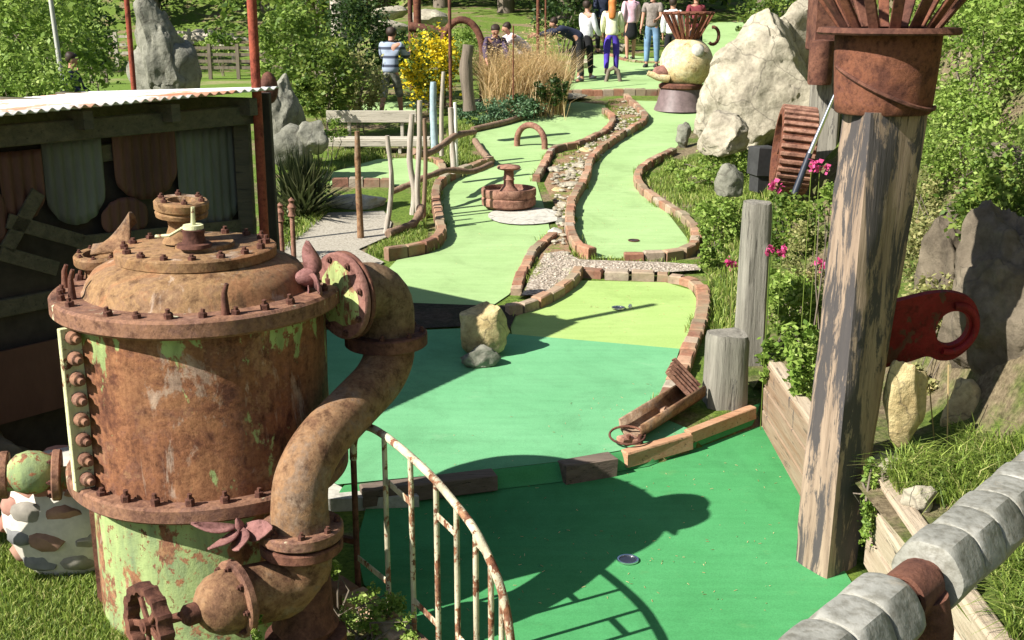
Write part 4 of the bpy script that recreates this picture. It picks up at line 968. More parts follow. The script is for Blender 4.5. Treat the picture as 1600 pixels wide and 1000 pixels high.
# ---------------------------------------------------------------- nut handrail
ha = Vector((.41, 1.52, -.96)); hb = Vector((1.23, 2.44, -.962)); hd_ = (hb - ha).normalized()
e = empty('nut_handrail', (.9, 2.0, -2.7), 'handrail of big pale hexagonal nuts threaded on a rusty pipe', 'handrail')
mb = MB(); mb.tube([ha - hd_ * .5, hb + hd_ * .5], .031, 20); rp = mb.build('rail_pipe', M['darkrust'], e, smooth=60)
def proj_par(x, y):     # parameter along the rail of a pixel
    best = min((( (lambda p: (800 + F * p.x / (p.y * cT - p.z * sT) - x) ** 2 + (500 - F * (p.y * sT + p.z * cT) / (p.y * cT - p.z * sT) - y) ** 2)(ha + hd_ * t), t) for t in np.linspace(-.6, 1.8, 1200)))
    return best[1]
t0 = proj_par(1392, 912); t1 = proj_par(1455, 868)
AF = .0635; t0 -= .055; t1 -= .055
def nut(t, L, ph):
    mb = MB(); c = ha + hd_ * t; x_, y_, d_ = frame(hd_); y_ = d_.cross(x_); vs = []; fs = []
    secs = [(0, .9, 1), (.015, .965, .9), (.09, 1.0, .55), (.22, 1.0, .12), (.5, 1.0, 0), (.78, 1.0, .12), (.91, 1.0, .55), (.985, .965, .9), (1, .9, 1)]
    NS = 48
    for (q, sc_, rd) in secs:
        for k in range(NS):
            a = 2 * math.pi * k / NS; am = (a + math.pi / 6) % (math.pi / 3) - math.pi / 6
            hexr = AF / math.cos(am); rr = min(hexr, AF * 1.135); rr = rr * (1 - rd) + min(hexr, AF * 1.03) * rd
            rr *= sc_ if sc_ < 1 else 1
            vs.append(c + d_ * (q * L) + (x_ * math.cos(a + ph) + y_ * math.sin(a + ph)) * rr)
    for i in range(len(secs) - 1):
        for k in range(NS): fs.append((i * NS + k, i * NS + (k + 1) % NS, (i + 1) * NS + (k + 1) % NS, (i + 1) * NS + k))
    fs.append(tuple(range(NS - 1, -1, -1))); fs.append(tuple((len(secs) - 1) * NS + k for k in range(NS)))
    mb.add(vs, fs); mb.build('hex_nut', M['nut'], e, smooth=24)
LN = .098; i = 0
t = t1
while t < 1.75: nut(t, LN, [.5, .62, .45, .55, .4][i % 5]); t += LN + .004; i += 1
t = t0
while t > -.5: nut(t - LN, LN, [.42, .5, .6, .48][i % 4]); t -= LN + .004; i += 1
tc = ha + hd_ * ((t0 + t1) / 2 + .01); mb = MB()
mb.lathe([(.036, -.04), (.044, -.04), (.044, .04), (.036, .04)], tc, hd_, seg=20); mb.tube([tc + Vector((.03, 0, -.01)), tc + Vector((.045, .0, -.07)), tc + Vector((.045, 0, -.12))], .034, 16); mb.build('tee_fitting', M['darkrust'], e, smooth=50)
mb = MB(); mb.tube([tc + Vector((.045, 0, -.1)), tc + Vector((.045, 0, -2.4))], .03, 16); mb.lathe([(.03, -.14), (.038, -.14), (.038, -.1), (.03, -.1)], tc + Vector((.045, 0, 0)), seg=20); mb.build('support_post', M['orust'], e, smooth=50)

# ---------------------------------------------------------------- red ring plate
pc = A(1486, 511, 6.75); u_ = Vector((1, .12, 0)).normalized(); v_ = Vector((0, -.2, 1)).normalized(); nn = u_.cross(v_).normalized(); s = px(6.75 * cT + 1.9 * sT)
outer = [(-104, 48), (-62, 58), (-38, 62), (-10, 62), (22, 50), (40, 22), (44, -5), (34, -34), (12, -54), (-12, -56), (-34, -48), (-60, -56), (-104, -66)]
outer = [Vector((a, b_, 0)) for a, b_ in outer]; outer = cr(outer, 4); K = len(outer)
inner = [Vector((27 * math.cos(t), 30 * math.sin(t), 0)) for t in np.linspace(math.pi, -math.pi, K)]
outer_s = outer
vs = []; fs = []
for zz in (-.02, .02):
    for L_ in (outer_s, inner):
        for p in L_: vs.append(pc + u_ * p.x * s + v_ * p.y * s + nn * zz)
for i in range(K - 1):
    fs.append((i, i + 1, K + i + 1, K + i)); fs.append((2 * K + i, 3 * K + i, 3 * K + i + 1, 2 * K + i + 1))
    fs.append((i, 2 * K + i, 2 * K + i + 1, i + 1)); fs.append((K + i, K + i + 1, 3 * K + i + 1, 3 * K + i))
i = K - 1; fs += [(0, K, 3 * K, 2 * K), (i, 2 * K + i, 3 * K + i, K + i)]
fs += [(0, i, K + i, K)[::1], (2 * K, 3 * K, 3 * K + i, 2 * K + i)]
e = empty('red_ring_plate', pc - Vector((0, 0, .3)), 'dark red steel plate ending in a ring, fixed behind the massive charred post', 'metal plate')
mb = MB(); mb.add(vs, fs); fix_normals(mb.build('plate', M['redplate'], e, smooth=30))
mb = MB(); mb.tube([pc + u_ * 37 * s * math.cos(t) + v_ * 40 * s * math.sin(t) + nn * .03 for t in np.linspace(-1.9, 1.7, 24)], .022, 8); mb.build('raised_rim', M['redplate'], e, smooth=60)
mb = MB(); q = pc + u_ * -104 * s; mb.tube([q + Vector((0, .02, -.0)), q + Vector((-.3, -.1, 0))], .03, 8); mb.build('fixing_bar', M['darkrust'], e)

# ---------------------------------------------------------------- rocks on the right
rock('rock', A(1412, 628, 6.4), (.13, .1, .31), M['rocky'], 'yellow wedge of rock just right of the charred post below the red plate', 'rock', 31, 4, .15, 9, rot=.3)
rock('rock', A(1505, 655, 6.9), (.13, .14, .26), M['rocky'], 'yellow sunlit rock at the foot of the shaded cliff', 'rock', 34, 4, .15, 9)
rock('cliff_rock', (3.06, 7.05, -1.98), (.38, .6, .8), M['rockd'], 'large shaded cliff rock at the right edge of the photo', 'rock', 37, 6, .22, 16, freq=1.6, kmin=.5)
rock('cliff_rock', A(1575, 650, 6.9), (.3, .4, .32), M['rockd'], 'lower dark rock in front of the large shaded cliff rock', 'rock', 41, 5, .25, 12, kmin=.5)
rock('boulder', A(1188, 145, 17.2), (1.1, .9, 1.3), M['rock'], 'huge pale boulder beside the pot figure', 'boulder', 46, 6, .13, 22, freq=1.5, kmin=.55)
rock('boulder', A(1250, 95, 17.9), (.8, .7, 1.0), M['rock'], 'pale crag rising behind the huge boulder, half hidden by the charred post', 'boulder', 48, 5, .15, 16, kmin=.5)
rock('boulder', A(1128, 212, 15.4), (.42, .4, .3), M['rock'], 'lower pale boulder with dark cracks at the foot of the huge boulder', 'boulder', 52, 5, .15, 14, kmin=.5)
rock('rock', A(1140, 285, 12.3), (.16, .15, .2), M['rockg'], 'leaning grey rock in the grass left of the square black post', 'rock', 55, 4, .15, 9, rot=.5)
rock('rock', A(1395, 735, 6.35), (.14, .14, .1), M['rock'], 'pale flat rock on top of the retaining wall beside the charred post', 'rock', 57, 4, .15, 7)
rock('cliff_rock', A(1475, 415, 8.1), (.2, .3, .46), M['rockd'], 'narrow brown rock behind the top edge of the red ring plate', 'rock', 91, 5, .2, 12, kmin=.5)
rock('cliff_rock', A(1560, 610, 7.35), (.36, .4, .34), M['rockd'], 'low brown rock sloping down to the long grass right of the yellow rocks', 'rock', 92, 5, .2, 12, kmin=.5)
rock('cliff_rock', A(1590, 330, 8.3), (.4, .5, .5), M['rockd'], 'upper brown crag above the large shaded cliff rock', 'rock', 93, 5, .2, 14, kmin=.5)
grock(1440, 800, 60, 40, M['rock'], 'pale broken rock on the soil between the retaining wall and the long grass', 95, sub=4, kmin=.5)
grock(1500, 930, 70, 40, M['rockg'], 'grey flat rock on the soil beside the nut handrail post', 96, sub=4, kmin=.5)
grock(1068, 232, 26, 40, M['rockg'], 'small dark rock at the edge of the right fairway near the boulder', 58)
# left rocks
rock('rock', A(437, 185, 17.5), (.34, .35, .66), M['rockg'], 'tall pale rock standing beside the shed corner', 'rock', 61, 5, .2, 9)
rock('rock', A(450, 232, 16.8), (.36, .3, .34), M['rockg'], 'pale slab of rock at the foot of the tall pale rock', 'rock', 63, 4, .2, 9)
rock('rock', A(487, 215, 16.8), (.25, .25, .24), M['rockg'], 'grey rock in front of the shrubbery left of the bench', 'rock', 64, 4, .2, 8)
rock('standing_rock', A(250, 84, 13.8), (.3, .3, .64), M['rockg'], 'tall grey standing rock behind the shed roof', 'rock', 68, 5, .3, 14, freq=1.6, kmin=.45)
rock('standing_rock', A(257, 112, 14.0), (.43, .35, .46), M['rockg'], 'wider grey foot rock under the tall standing rock', 'rock', 69, 4, .2, 8)
# step rock at path
b = G(560, 322); rock('step_rock', (b.x, b.y, b.z + .05), (.42, .22, .14), M['concrete'], 'flat grey stone step at the head of the gravel path', 'stone', 71, 4, .12, 8)
b = G(20, 735); rock('rock', (b.x - .3, b.y, b.z + .1), (.5, .35, .25), M['rockd'], 'brown rock on the ground at the left edge below the shed', 'rock', 72, 4, .2, 8)
for i, (x, y, wq, hq, lab) in enumerate([(878, 132, 26, 22, 'pale stone beside the dry ornamental grass at the back green'), (908, 107, 45, 14, 'low flat stone behind the dry ornamental grass'), (972, 82, 22, 14, 'small pale stone between the golfers on the back green'), (890, 158, 60, 10, 'flat grey stone at the far end of the left fairway'), (760, 166, 40, 12, 'grey stone beside the low blue shrub')]):
    grock(x, y, wq, hq, M['rock'], lab, 80 + i, sub=3)

# ---------------------------------------------------------------- shed
sd = Vector((-.64, -.77, 0)).normalized(); sn = Vector((.77, -.64, 0)).normalized()      # along the front, and outwards
C0 = Vector((-2.05, 9.2, 0)); GZ = -3.15
shed = empty('shed', C0 + sd * 2 + Vector((0, 0, GZ)), 'open-fronted shed with a rusty white corrugated iron roof and round corrugated panels', 'shed')
LEN = 5.2; DEP = 2.6
def corr(org_, u, v, nu, L1, L2, zf, m, name, parent, pitch=.076, amp=.011, th=.002, uspan=None):
    """corrugated sheet: waves across u, length along v"""
    n_ = int(L1 / pitch * 6); vs = []; fs = []; NV = 4
    for i in range(n_ + 1):
        a = L1 * i / n_; wz = amp * math.sin(2 * math.pi * a / pitch)
        for j in range(NV + 1):
            b_ = L2 * j / NV; vs.append(org_ + u * a + v * b_ + nu * wz + Vector((0, 0, zf(a, b_) if zf else 0)))
    for i in range(n_):
        for j in range(NV): fs.append((i * (NV + 1) + j, i * (NV + 1) + j + 1, (i + 1) * (NV + 1) + j + 1, (i + 1) * (NV + 1) + j))
    mb = MB(); mb.add(vs, fs); o = mb.build(name, m, parent, smooth=70); md = o.modifiers.new('s', 'SOLIDIFY'); md.thickness = .006; return o
rv = (-sn + Vector((0, 0, -.06))).normalized()
corr(C0 + sn * .32 + sd * -.08 + Vector((0, 0, -.615)), (sd + Vector((0, 0, -.022))), rv, Vector((0, 0, 1)), LEN, DEP, None, M['roof'], 'roof', shed)
mb = MB(); mb.bar(C0 + Vector((0, 0, -.82)) + sn * .1, C0 + sd * LEN + Vector((0, 0, -.82)) + sn * .1, .08, .14, bev=.008); mb.build('front_beam', M['shedwood'], shed)
for k in range(8):
    p = C0 + sd * (.12 + k * .68) + Vector((0, 0, -.75)); mb = MB(); mb.bar(p + sn * .26, p - sn * DEP * .95 - Vector((0, 0, .08)), .07, .13, bev=.006); mb.build('rafter', M['shedwood'], shed)
# front wall set back
wz0, wz1 = GZ, -.9
W0 = C0 - sn * .12
mb = MB(); a_, b_ = W0, W0 + sd * LEN
vs = [a_ + Vector((0, 0, wz0)), b_ + Vector((0, 0, wz0)), b_ + Vector((0, 0, wz1)), a_ + Vector((0, 0, wz1))]; vs += [p - sn * .05 for p in vs]
mb.add(vs, [(0, 1, 2, 3), (7, 6, 5, 4), (0, 4, 5, 1), (1, 5, 6, 2), (2, 6, 7, 3), (3, 7, 4, 0)]); mb.build('front_wall', M['shade'], shed)
s0_ = C0 - sn * .12
vs = [s0_ + Vector((0, 0, wz0)), s0_ - sn * (DEP - .3) + Vector((0, 0, wz0)), s0_ - sn * (DEP - .3) + Vector((0, 0, wz1)), s0_ + Vector((0, 0, wz1))]; vs += [p + sd * .05 for p in vs]
mb = MB(); mb.add(vs, [(0, 1, 2, 3), (7, 6, 5, 4), (0, 4, 5, 1), (1, 5, 6, 2), (2, 6, 7, 3), (3, 7, 4, 0)]); mb.build('side_wall', M['shade'], shed)
for z in (-1.02, -1.98, -2.6): mb = MB(); mb.bar(W0 + sn * .03 + Vector((0, 0, z)), W0 + sn * .03 + sd * LEN + Vector((0, 0, z)), .05, .12, bev=.006); mb.build('wall_rail', M['shedwood'], shed)
# corrugated panels with rounded bottoms
def panel(x0, x1, y0, y1, m, rnd_=1, lift=.06):
    """panel spanning image box on the front wall plane"""
    def on(x, y):
        r = ray(x, y); p0 = W0 + sn * lift; return r * (p0.dot(sn) / r.dot(sn))
    cx_, cy_ = (x0 + x1) / 2, (y0 + y1) / 2
    A_ = on(x1, cy_); B_ = on(x0, cy_); L = (B_ - A_).dot(sd); zt = on(cx_, y0).z; zb = on(cx_, y1).z; a0 = A_.dot(sd) - (W0.dot(sd))
    vs = []; fs = []; n_ = 48; NV = 8
    for i in range(n_ + 1):
        q = i / n_; a = a0 + L * q; e_ = math.sqrt(max(0, 1 - (2 * q - 1) ** 2)); zz0 = zt - (zt - zb) * (.5 - .5 * e_ if rnd_ == 2 else 0) ; zz1 = zt + (zb - zt) * (.62 + .38 * e_ if rnd_ == 1 else .5 + .5 * e_)
        for j in range(NV + 1):
            z = zz0 + (zz1 - zz0) * j / NV; vs.append(W0 + sd * a + sn * (lift + .009 * math.sin(2 * math.pi * a / .076)) + Vector((0, 0, z)))
    for i in range(n_):
        for j in range(NV): fs.append((i * (NV + 1) + j, i * (NV + 1) + j + 1, (i + 1) * (NV + 1) + j + 1, (i + 1) * (NV + 1) + j))
    mb = MB(); mb.add(vs, fs); o = mb.build('wall_panel', m, shed, smooth=60); md = o.modifiers.new('s', 'SOLIDIFY'); md.thickness = .006
panel(278, 378, 200, 365, M['corr_grey'], 0); panel(178, 275, 198, 312, M['corr_red'], 1, .075); panel(70, 162, 215, 352, M['corr_grey'], 1, .065); panel(0, 68, 235, 345, M['corr_red'], 1, .085)
panel(158, 232, 308, 372, M['corr_red'], 2, .09); panel(-50, 12, 290, 390, M['corr_red'], 2, .09); panel(-200, -60, 210, 350, M['corr_grey'], 1)
for (x0, y0, x1, y1) in ((0, 395, 90, 420), (12, 345, 130, 378), (10, 390, 60, 300), (120, 380, 400, 350)):
    def on(x, y): r = ray(x, y); p0 = W0 + sn * .11; return r * (p0.dot(sn) / r.dot(sn))
    mb = MB(); mb.bar(on(x0, y0), on(x1, y1), .1, .025, up=sn, bev=.004); mb.build('pale_plank', M['shedwood'], shed)
vs = []
def onw(x, y, l=.1): r = ray(x, y); p0 = W0 + sn * l; return r * (p0.dot(sn) / r.dot(sn))
mb = MB(); qa = onw(90, 400, .08); qb = onw(-120, 440, .08)
cp = W0 + sn * .1 + Vector((0, 0, -2.5)) ; mb.bar(cp + sd * .1, cp + sd * LEN, .5, .02, up=sn); mb.build('lower_cladding', M['corr_red'], shed)
mb = MB(); mb.bar(C0 + sd * .04 + Vector((0, 0, GZ)), C0 + sd * .04 + Vector((0, 0, -.8)), .1, .12, bev=.008); mb.build('corner_post', M['shedwood'], shed)
q1 = A(417, 145, 9.25); mb = MB(); mb.bar((q1.x, 9.25, GZ), (q1.x - .02, 9.25, q1.z), .085, .085, bev=.006); mb.build('corner_board', M['shade'], shed)
# red poles
pb = Vector((-1.99, 9.13, 0)); pb.x = A(404, 200, 9.05).x; pb.y = 9.05; mb = MB(); mb.tube([(pb.x, pb.y, -3.1), (pb.x, pb.y, .26)], .036, 14); tag(mb.build('red_pole', M['redpole'], smooth=60), 'tall red steel pole at the right front corner of the shed', 'pole')
q = A(202, 50, 12.5); mb = MB(); mb.tube([(q.x, 12.5, -2.7), (q.x, 12.5, .6)], .028, 12); tag(mb.build('red_pole', M['redpole'], smooth=60), 'red pole beside the tall standing rock behind the shed', 'pole')
q = A(412, 138, 9.9); rock('rusty_lump', (q.x + .04, 9.9, q.z), (.08, .08, .13), M['darkrust'], 'dark rusty lump sticking out beside the shed corner pole', 'scrap metal', 90, 3, .1, 3)

# ---------------------------------------------------------------- bench
b0_ = G(515, 232); b0_.y = 19.0; e = empty('bench', (A(590, 230, 19.0).x, 19.0, H(-2.2, 19.0)), 'pale wooden plank bench beside the driftwood fence', 'bench')
def seg(x0, x1, y, Y, wd, th, nm, m, up=(0, 0, 1)):
    a = A(x0, y, Y); b = A(x1, y, Y); b.z = a.z; mb = MB(); mb.bar(a, b, wd, th, up=up, bev=.006); return mb.build(nm, m, e)
seg(510, 650, 182, 19.2, .045, .19, 'backrest', M['plankx']); seg(513, 672, 217, 18.9, .33, .05, 'seat', M['plankx'])
seg(513, 672, 224, 18.72, .03, .1, 'seat_edge', M['plankx'])
for x in (545, 628):
    a = A(x, 175, 19.25); mb = MB(); mb.bar((a.x, 19.26, H(a.x, 19.2)), (a.x, 19.26, a.z), .09, .05, bev=.006); mb.build('leg', M['plankx'], e)
    mb = MB(); mb.bar((a.x, 18.78, H(a.x, 18.8)), (a.x, 18.78, A(x, 222, 18.8).z), .09, .05, bev=.006); mb.build('leg', M['plankx'], e)

# ---------------------------------------------------------------- driftwood fence and little posts
def stick(pts, r, m, name, lab, cat='post', group=None, Y=None, seg_=8, base=True):
    b = G(*pts[-1]) if Y is None else A(*pts[-1], Y); Yb = b.y
    P = [A(x, y, Yb) for x, y in pts]; P[-1].z -= .08
    k = [r * (1 - .25 * (len(P) - 1 - i) / max(1, len(P) - 1)) for i in range(len(P))]
    mb = MB(); C_ = cr(P, 4); rr = [r * (.75 + .25 * i / (len(C_) - 1)) * random.uniform(.9, 1.1) for i in range(len(C_))]
    mb.tube(C_, rr, seg_, wob=.06); return tag(mb.build(name, m, smooth=60), lab, cat, group)
stick([(558, 205), (560, 290), (564, 374)], .04, M['pipe'], 'slender_post', 'slim straight reddish post in front of the bench at the gravel path')
stick([(605, 212), (612, 290), (601, 366)], .034, M['drift'], 'driftwood_post', 'bent pale driftwood stick just right of the slim reddish post', group='driftwood fence')
stick([(644, 178), (640, 250), (648, 300), (644, 335)], .045, M['drift'], 'driftwood_post', 'thick gnarled driftwood post left in the tight pair before the bench end', group='driftwood fence')
stick([(656, 157), (655, 230), (652, 300), (655, 342)], .04, M['drift'], 'driftwood_post', 'tallest pale driftwood post, right in the tight pair before the bench end', group='driftwood fence')
stick([(663, 185), (665, 260), (660, 345)], .03, M['branch'], 'driftwood_post', 'thin dark driftwood stick behind the tight pair of posts', group='driftwood fence')
stick([(677, 128), (677, 180), (680, 230)], .06, plain('blue grey paint', (.28, .36, .4), .8), 'painted_post', 'blue-grey painted post at the right end of the bench', Y=17.6)
stick([(693, 112), (690, 170), (690, 235)], .035, M['drift'], 'driftwood_post', 'thin driftwood post between the blue-grey post and the white posts', group='driftwood fence', Y=17.4)
stick([(704, 168), (706, 210), (710, 262)], .045, M['drift'], 'driftwood_post', 'pale driftwood post with white top left of the branch rail end', group='driftwood fence', Y=16.6)
stick([(711, 160), (712, 205), (713, 255)], .03, plain('white wood', (.7, .68, .62), .8), 'driftwood_post', 'white driftwood post where the branch rail meets the arch fairway', group='driftwood fence', Y=16.6)
stick([(732, 70), (728, 110), (734, 165)], .11, M['bark'], 'carved_log', 'rugged brown carved log standing left of the dry ornamental grass', 'log', Y=19.5)
def branch(pts, Ys, r, lab):
    P = [A(x, y, Y) for (x, y), Y in zip(pts, Ys)]; C_ = cr(P, 5); mb = MB(); mb.tube(C_, [r * random.uniform(.85, 1.15) for _ in C_], 8, wob=.08)
    tag(mb.build('branch_rail', M['branch'], smooth=60), lab, 'branch', 'branch rails of the driftwood fence')
branch([(646, 236), (668, 240), (692, 226), (712, 212), (742, 206)], (15.3, 15.6, 16.2, 16.6, 17.2), .045, 'upper crooked branch rail of the driftwood fence')
branch([(612, 300), (640, 288), (662, 278), (700, 266), (738, 268), (768, 256)], (14.6, 14.8, 14.9, 15.4, 15.7, 16.2), .04, 'middle branch rail of the driftwood fence along the small green')
branch([(606, 366), (625, 358), (645, 350), (655, 335), (658, 322)], (13.3, 13.6, 13.8, 14.0, 14.1), .05, 'lowest branch rail of the driftwood fence lying on the grass')
for x, yt, yb, lab in ((455, 308, 392, 'small finial-topped stake standing at the near end of the gravel path'), (437, 316, 372, 'smaller finial-topped stake half hidden by the shed corner')):
    Y = 11.8; a = A(x, yt, Y); z0 = H(a.x, Y); hh = a.z - z0; mb = MB()
    mb.lathe([(.025, -.1), (.025, hh - .2), (.045, hh - .19), (.03, hh - .15), (.045, hh - .1), (.022, hh - .06), (.035, hh - .03), (0, hh)], (a.x, Y, z0), seg=12); tag(mb.build('finial_stake', M['wrust'], smooth=40), lab, 'stake')
# rusty structure at the top
def tb(name, P, r, m, lab, cat='pole', group=None, seg_=10):
    mb = MB(); mb.tube(P, r, seg_); return tag(mb.build(name, m, smooth=60), lab, cat, group)
def vpole(x, y0, y1, Y, r, m, lab, name='rusty_pole', lean=0):
    a = A(x, y0, Y); z0 = H(a.x, Y); tb(name, [(a.x, Y, z0 - .1 if y1 is None else A(x, y1, Y).z), (a.x + lean, Y, a.z)], r, m, lab)
vpole(651, -25, None, 24.5, .08, M['orust'], 'thick bright orange rusty post behind the yellow flower bush')
vpole(640, -25, None, 25.0, .05, M['darkrust'], 'dark rusty post against the thick orange one behind the yellow bush')
vpole(702, -25, None, 21.0, .03, M['darkrust'], 'thin dark rusty pole right of the yellow flower bush')
vpole(802, 40, 155, 18.8, .012, M['orust'], 'very thin rusty rod standing in the dry ornamental grass')
vpole(841, -25, None, 24.0, .035, M['orust'], 'rusty pole left of the bending golfer in navy')
vpole(853, -25, None, 24.6, .02, M['orust'], 'thinner rusty pole next to the bending golfer in navy')
mc = A(722, 82, 23.0); r_ = 32 * px(22.5); tb('rusty_arch', [mc + Vector((r_, 0, -1))] + [mc + Vector((r_ * math.cos(t), 0, r_ * 1.55 * math.sin(t))) for t in np.linspace(0, math.pi, 16)] + [mc + Vector((-r_, 0, -1))], .07, M['darkrust'], 'thick dark rusty pipe arch above the green bush', 'arch')
tb('rusty_beam', [A(640, 42, 24.2), A(668, 46, 24.2), A(704, 52, 24.2)], .1, M['darkrust'], 'dark horizontal rusty pipe behind the yellow bush', 'pipe')
a = A(531, 60, 25); mb = MB(); mb.tube([(a.x, 25, H(a.x, 25) - .1), (a.x, 25, .8)], [.19, .17], 14); tag(mb.build('timber_pole', M['drift'], smooth=60), 'stout pale timber pole rising out of the shrubbery', 'pole')
# paddock fences
def pfence(p0, p1, Y0, Y1, n, hh, rails, m, lab):
    a = A(*p0, Y0); b = A(*p1, Y1); e = empty('paddock_fence', (a + b) / 2, lab, 'fence'); pts = []
    for k in range(n):
        p = a.lerp(b, k / (n - 1)); mb = MB(); mb.bar(p - Vector((0, 0, .3)), p + Vector((0, 0, hh + .08)), .13, .13); mb.build('fence_post', m, e)
    for k in range(rails):
        z = Vector((0, 0, hh * (k + .7) / rails)); mb = MB(); mb.bar(a + z, b + z, .04, .11); mb.build('fence_rail', m, e)
pfence((285, 113), (460, 113), 47, 47, 5, 1.0, 4, M['bark'], 'dark post-and-rail paddock fence across the lawn behind the shed roof')
pfence((265, 72), (400, 88), 56, 52, 5, .8, 2, M['drift'], 'pale paddock fence sloping down behind the dark fence')
pfence((160, 92), (206, 92), 50, 50, 3, 1.0, 3, M['drift'], 'pale paddock fence left of the tall standing rock')
pfence((120, 118), (165, 116), 44, 44, 3, .5, 1, M['bark'], 'low thin wire-and-stake fence on the lawn beside the man behind the shed')
for i, (x, y, wq, hq, Y, lab) in enumerate([(610, 20, 60, 24, 36, 'pale rounded boulder far behind the man in the striped top'), (605, 45, 70, 26, 33, 'long pale boulder just above the head of the man in the striped top'), (672, 30, 70, 30, 34, 'pale boulder behind the dark rusty pipe'), (1305, 40, 60, 40, 26, 'pale stones at the back right beyond the boulder'), (330, 60, 90, 30, 58, 'pale gravelly rock outcrop beyond the paddock fences')]):
    d_ = Y * cT; c = A(x, y, Y); rock('boulder', c, (wq / 2 * px(d_), wq / 2 * px(d_), hq / 2 * px(d_)), M['rock'], lab, 'boulder', 120 + i, 3, .2, 6)

# ---------------------------------------------------------------- plants
def plant(name, ells, n, size, m, lab, cat='shrub', base=None, group=None, stems=True, shell=.45, clump=.16, asp=.55, stem_m='bark'):
    c0, r0 = ells[0]; base = base or (c0[0], c0[1], H(c0[0], c0[1]))
    e = empty(name, base, lab, cat, group)
    o = leaves('foliage', ells, n, size, m, e, shell=shell, clump=clump, asp=asp)
    if stems:
        mb = MB(); b = Vector(base)
        for c, r in ells:
            for _ in range(3):
                q = Vector(c) + Vector((random.uniform(-.5, .5) * r[0], random.uniform(-.5, .5) * r[1], random.uniform(-.2, .6) * r[2]))
                k = max(.008, r[0] * .025); mb.tube([b + Vector((random.uniform(-.1, .1), random.uniform(-.1, .1), -.05)), b.lerp(q, .5) + Vector((random.uniform(-.1, .1), 0, .05)), q], [k, k * .7, k * .3], 6)
        mb.build('stems', M[stem_m], e, smooth=60)
    return e
def pe(x, y, Y, wpx, hpx, dep=1.0):     # ellipsoid seen at pixel
    if Y is None: Y = G(x, y + hpx * .42).y
    c = A(x, y, Y); d = c.y * cT - c.z * sT; return (tuple(c), (wpx / 2 * px(d), wpx / 2 * px(d) * dep, hpx / 2 * px(d)))
# shrubs centre left
plant('green_shrub', [pe(455, 75, 21, 95, 120), pe(430, 130, 20, 50, 80)], 5200, .085, M['leafbright'], 'bright yellow-green shrub right of the red pole')
plant('dark_shrub', [pe(510, 120, 19.8, 100, 120), pe(480, 150, 19, 60, 60)], 5200, .08, M['leafmid'], 'mid green tangled shrub in the middle of the left shrubbery')
plant('dark_shrub', [pe(560, 60, 23.5, 110, 130), pe(590, 110, 22.8, 60, 60)], 5200, .085, M['leafdark'], 'dark shrub behind the man in the striped top')
plant('pale_shrub', [pe(560, 130, 20.4, 90, 90)], 2200, .07, M['leafpale'], 'greyish dry shrub left of the man in the striped top')
plant('low_shrub', [pe(515, 160, None, 90, 50)], 1800, .06, M['leafbright'], 'low leafy plants behind the bench, left end')
plant('low_shrub', [pe(520, 203, 18.3, 40, 30)], 500, .05, M['leafbright'], 'small green plant under the left end of the bench')
plant('yellow_flower_bush', [pe(672, 100, 22.6, 76, 100)], 3600, .06, M['leafmid'], 'bush covered in yellow flowers beside the man in the striped top', 'bush')
e_ = bpy.data.objects['yellow_flower_bush']; leaves('flowers', [pe(670, 100, 22.5, 80, 108)], 2200, .06, M['yellow'], e_, shell=.7, clump=.2, asp=.9)['kind'] = 'stuff'
plant('round_bush', [pe(728, 80, None, 52, 85)], 3000, .06, M['leafbright'], 'round bright green bush under the dark rusty arch', 'bush')
plant('blue_shrub', [pe(800, 168, None, 96, 40), pe(750, 178, None, 66, 36)], 4600, .055, M['leafblue'], 'low blue-green ground shrub beside the arch fairway')
sh_ = leaves('seed_heads', [(tuple(A(785, 100, 22.8)), (.48, .3, .5)), (tuple(A(845, 92, 22.8)), (.42, .3, .55))], 9000, .04, M['straw'], o, shell=.1, clump=.25, asp=.25); sh_['kind'] = 'stuff'
plant('dark_bush', [pe(862, 140, 22.0, 52, 44), pe(820, 160, 21.9, 50, 26)], 2400, .06, M['leafdark'], 'dark low bush at the foot of the dry ornamental grass')
# ornamental grass
k = 6000; cx_ = A(820, 150, 22.8); xg = rng.normal(size=k) * .3 + rng.choice([-.45, 0, .4], k); yg = 22.8 + rng.normal(size=k) * .3
base = np.c_[cx_.x + np.clip(xg, -.7, .72), yg, [H(cx_.x + float(a), float(b)) for a, b in zip(xg, yg)]]
o = blades('ornamental_grass', base, .98, .011, M['straw'], .45, at=(cx_.x, 22.8, H(cx_.x, 22.8)), droop=.3); tag(o, 'tall clump of dry straw-coloured ornamental grass', 'grass clump')
# spiky shrub by shed
def spiky(x, y, Y, n, L, m, lab, spread=1.0, name='spiky_plant', wid=.028):
    c = A(x, y, Y); z = H(c.x, Y); k = n; el = R(15) + rng.random(k) ** .8 * R(70); t = rng.random(k) * 2 * np.pi
    b_ = np.tile([c.x, Y, z], (k, 1)) + rng.normal(size=(k, 3)) * [.08, .08, .02]
    hh = L * np.sin(el) * (.7 + .5 * rng.random(k)); ln = 1 / np.tan(el) * spread
    V = []; h = hh; dx = np.c_[np.cos(t), np.sin(t), np.zeros(k)]; sx = np.c_[-np.sin(t), np.cos(t), np.zeros(k)] * wid * .5
    up = np.array([0, 0, 1.]); ln = np.minimum(ln, 1.6)
    mid = b_ + dx * (ln * L * .5 * .6)[:, None] + up * (h * .6)[:, None]; tip = b_ + dx * (ln * L * .6)[:, None] + up * (h)[:, None]
    V = np.stack([b_ - sx * .6, b_ + sx * .6, mid + sx, mid - sx, tip + sx * .1, tip - sx * .1], 1).reshape(-1, 3); i = np.arange(k)[:, None] * 6
    Fq = np.vstack([i + np.array([0, 1, 2, 3]), i + np.array([3, 2, 4, 5])]); r = rng.random(k)
    return tag(raw(name, V, Fq, np.r_[r, r], m, at=(c.x, Y, z)), lab, 'plant')
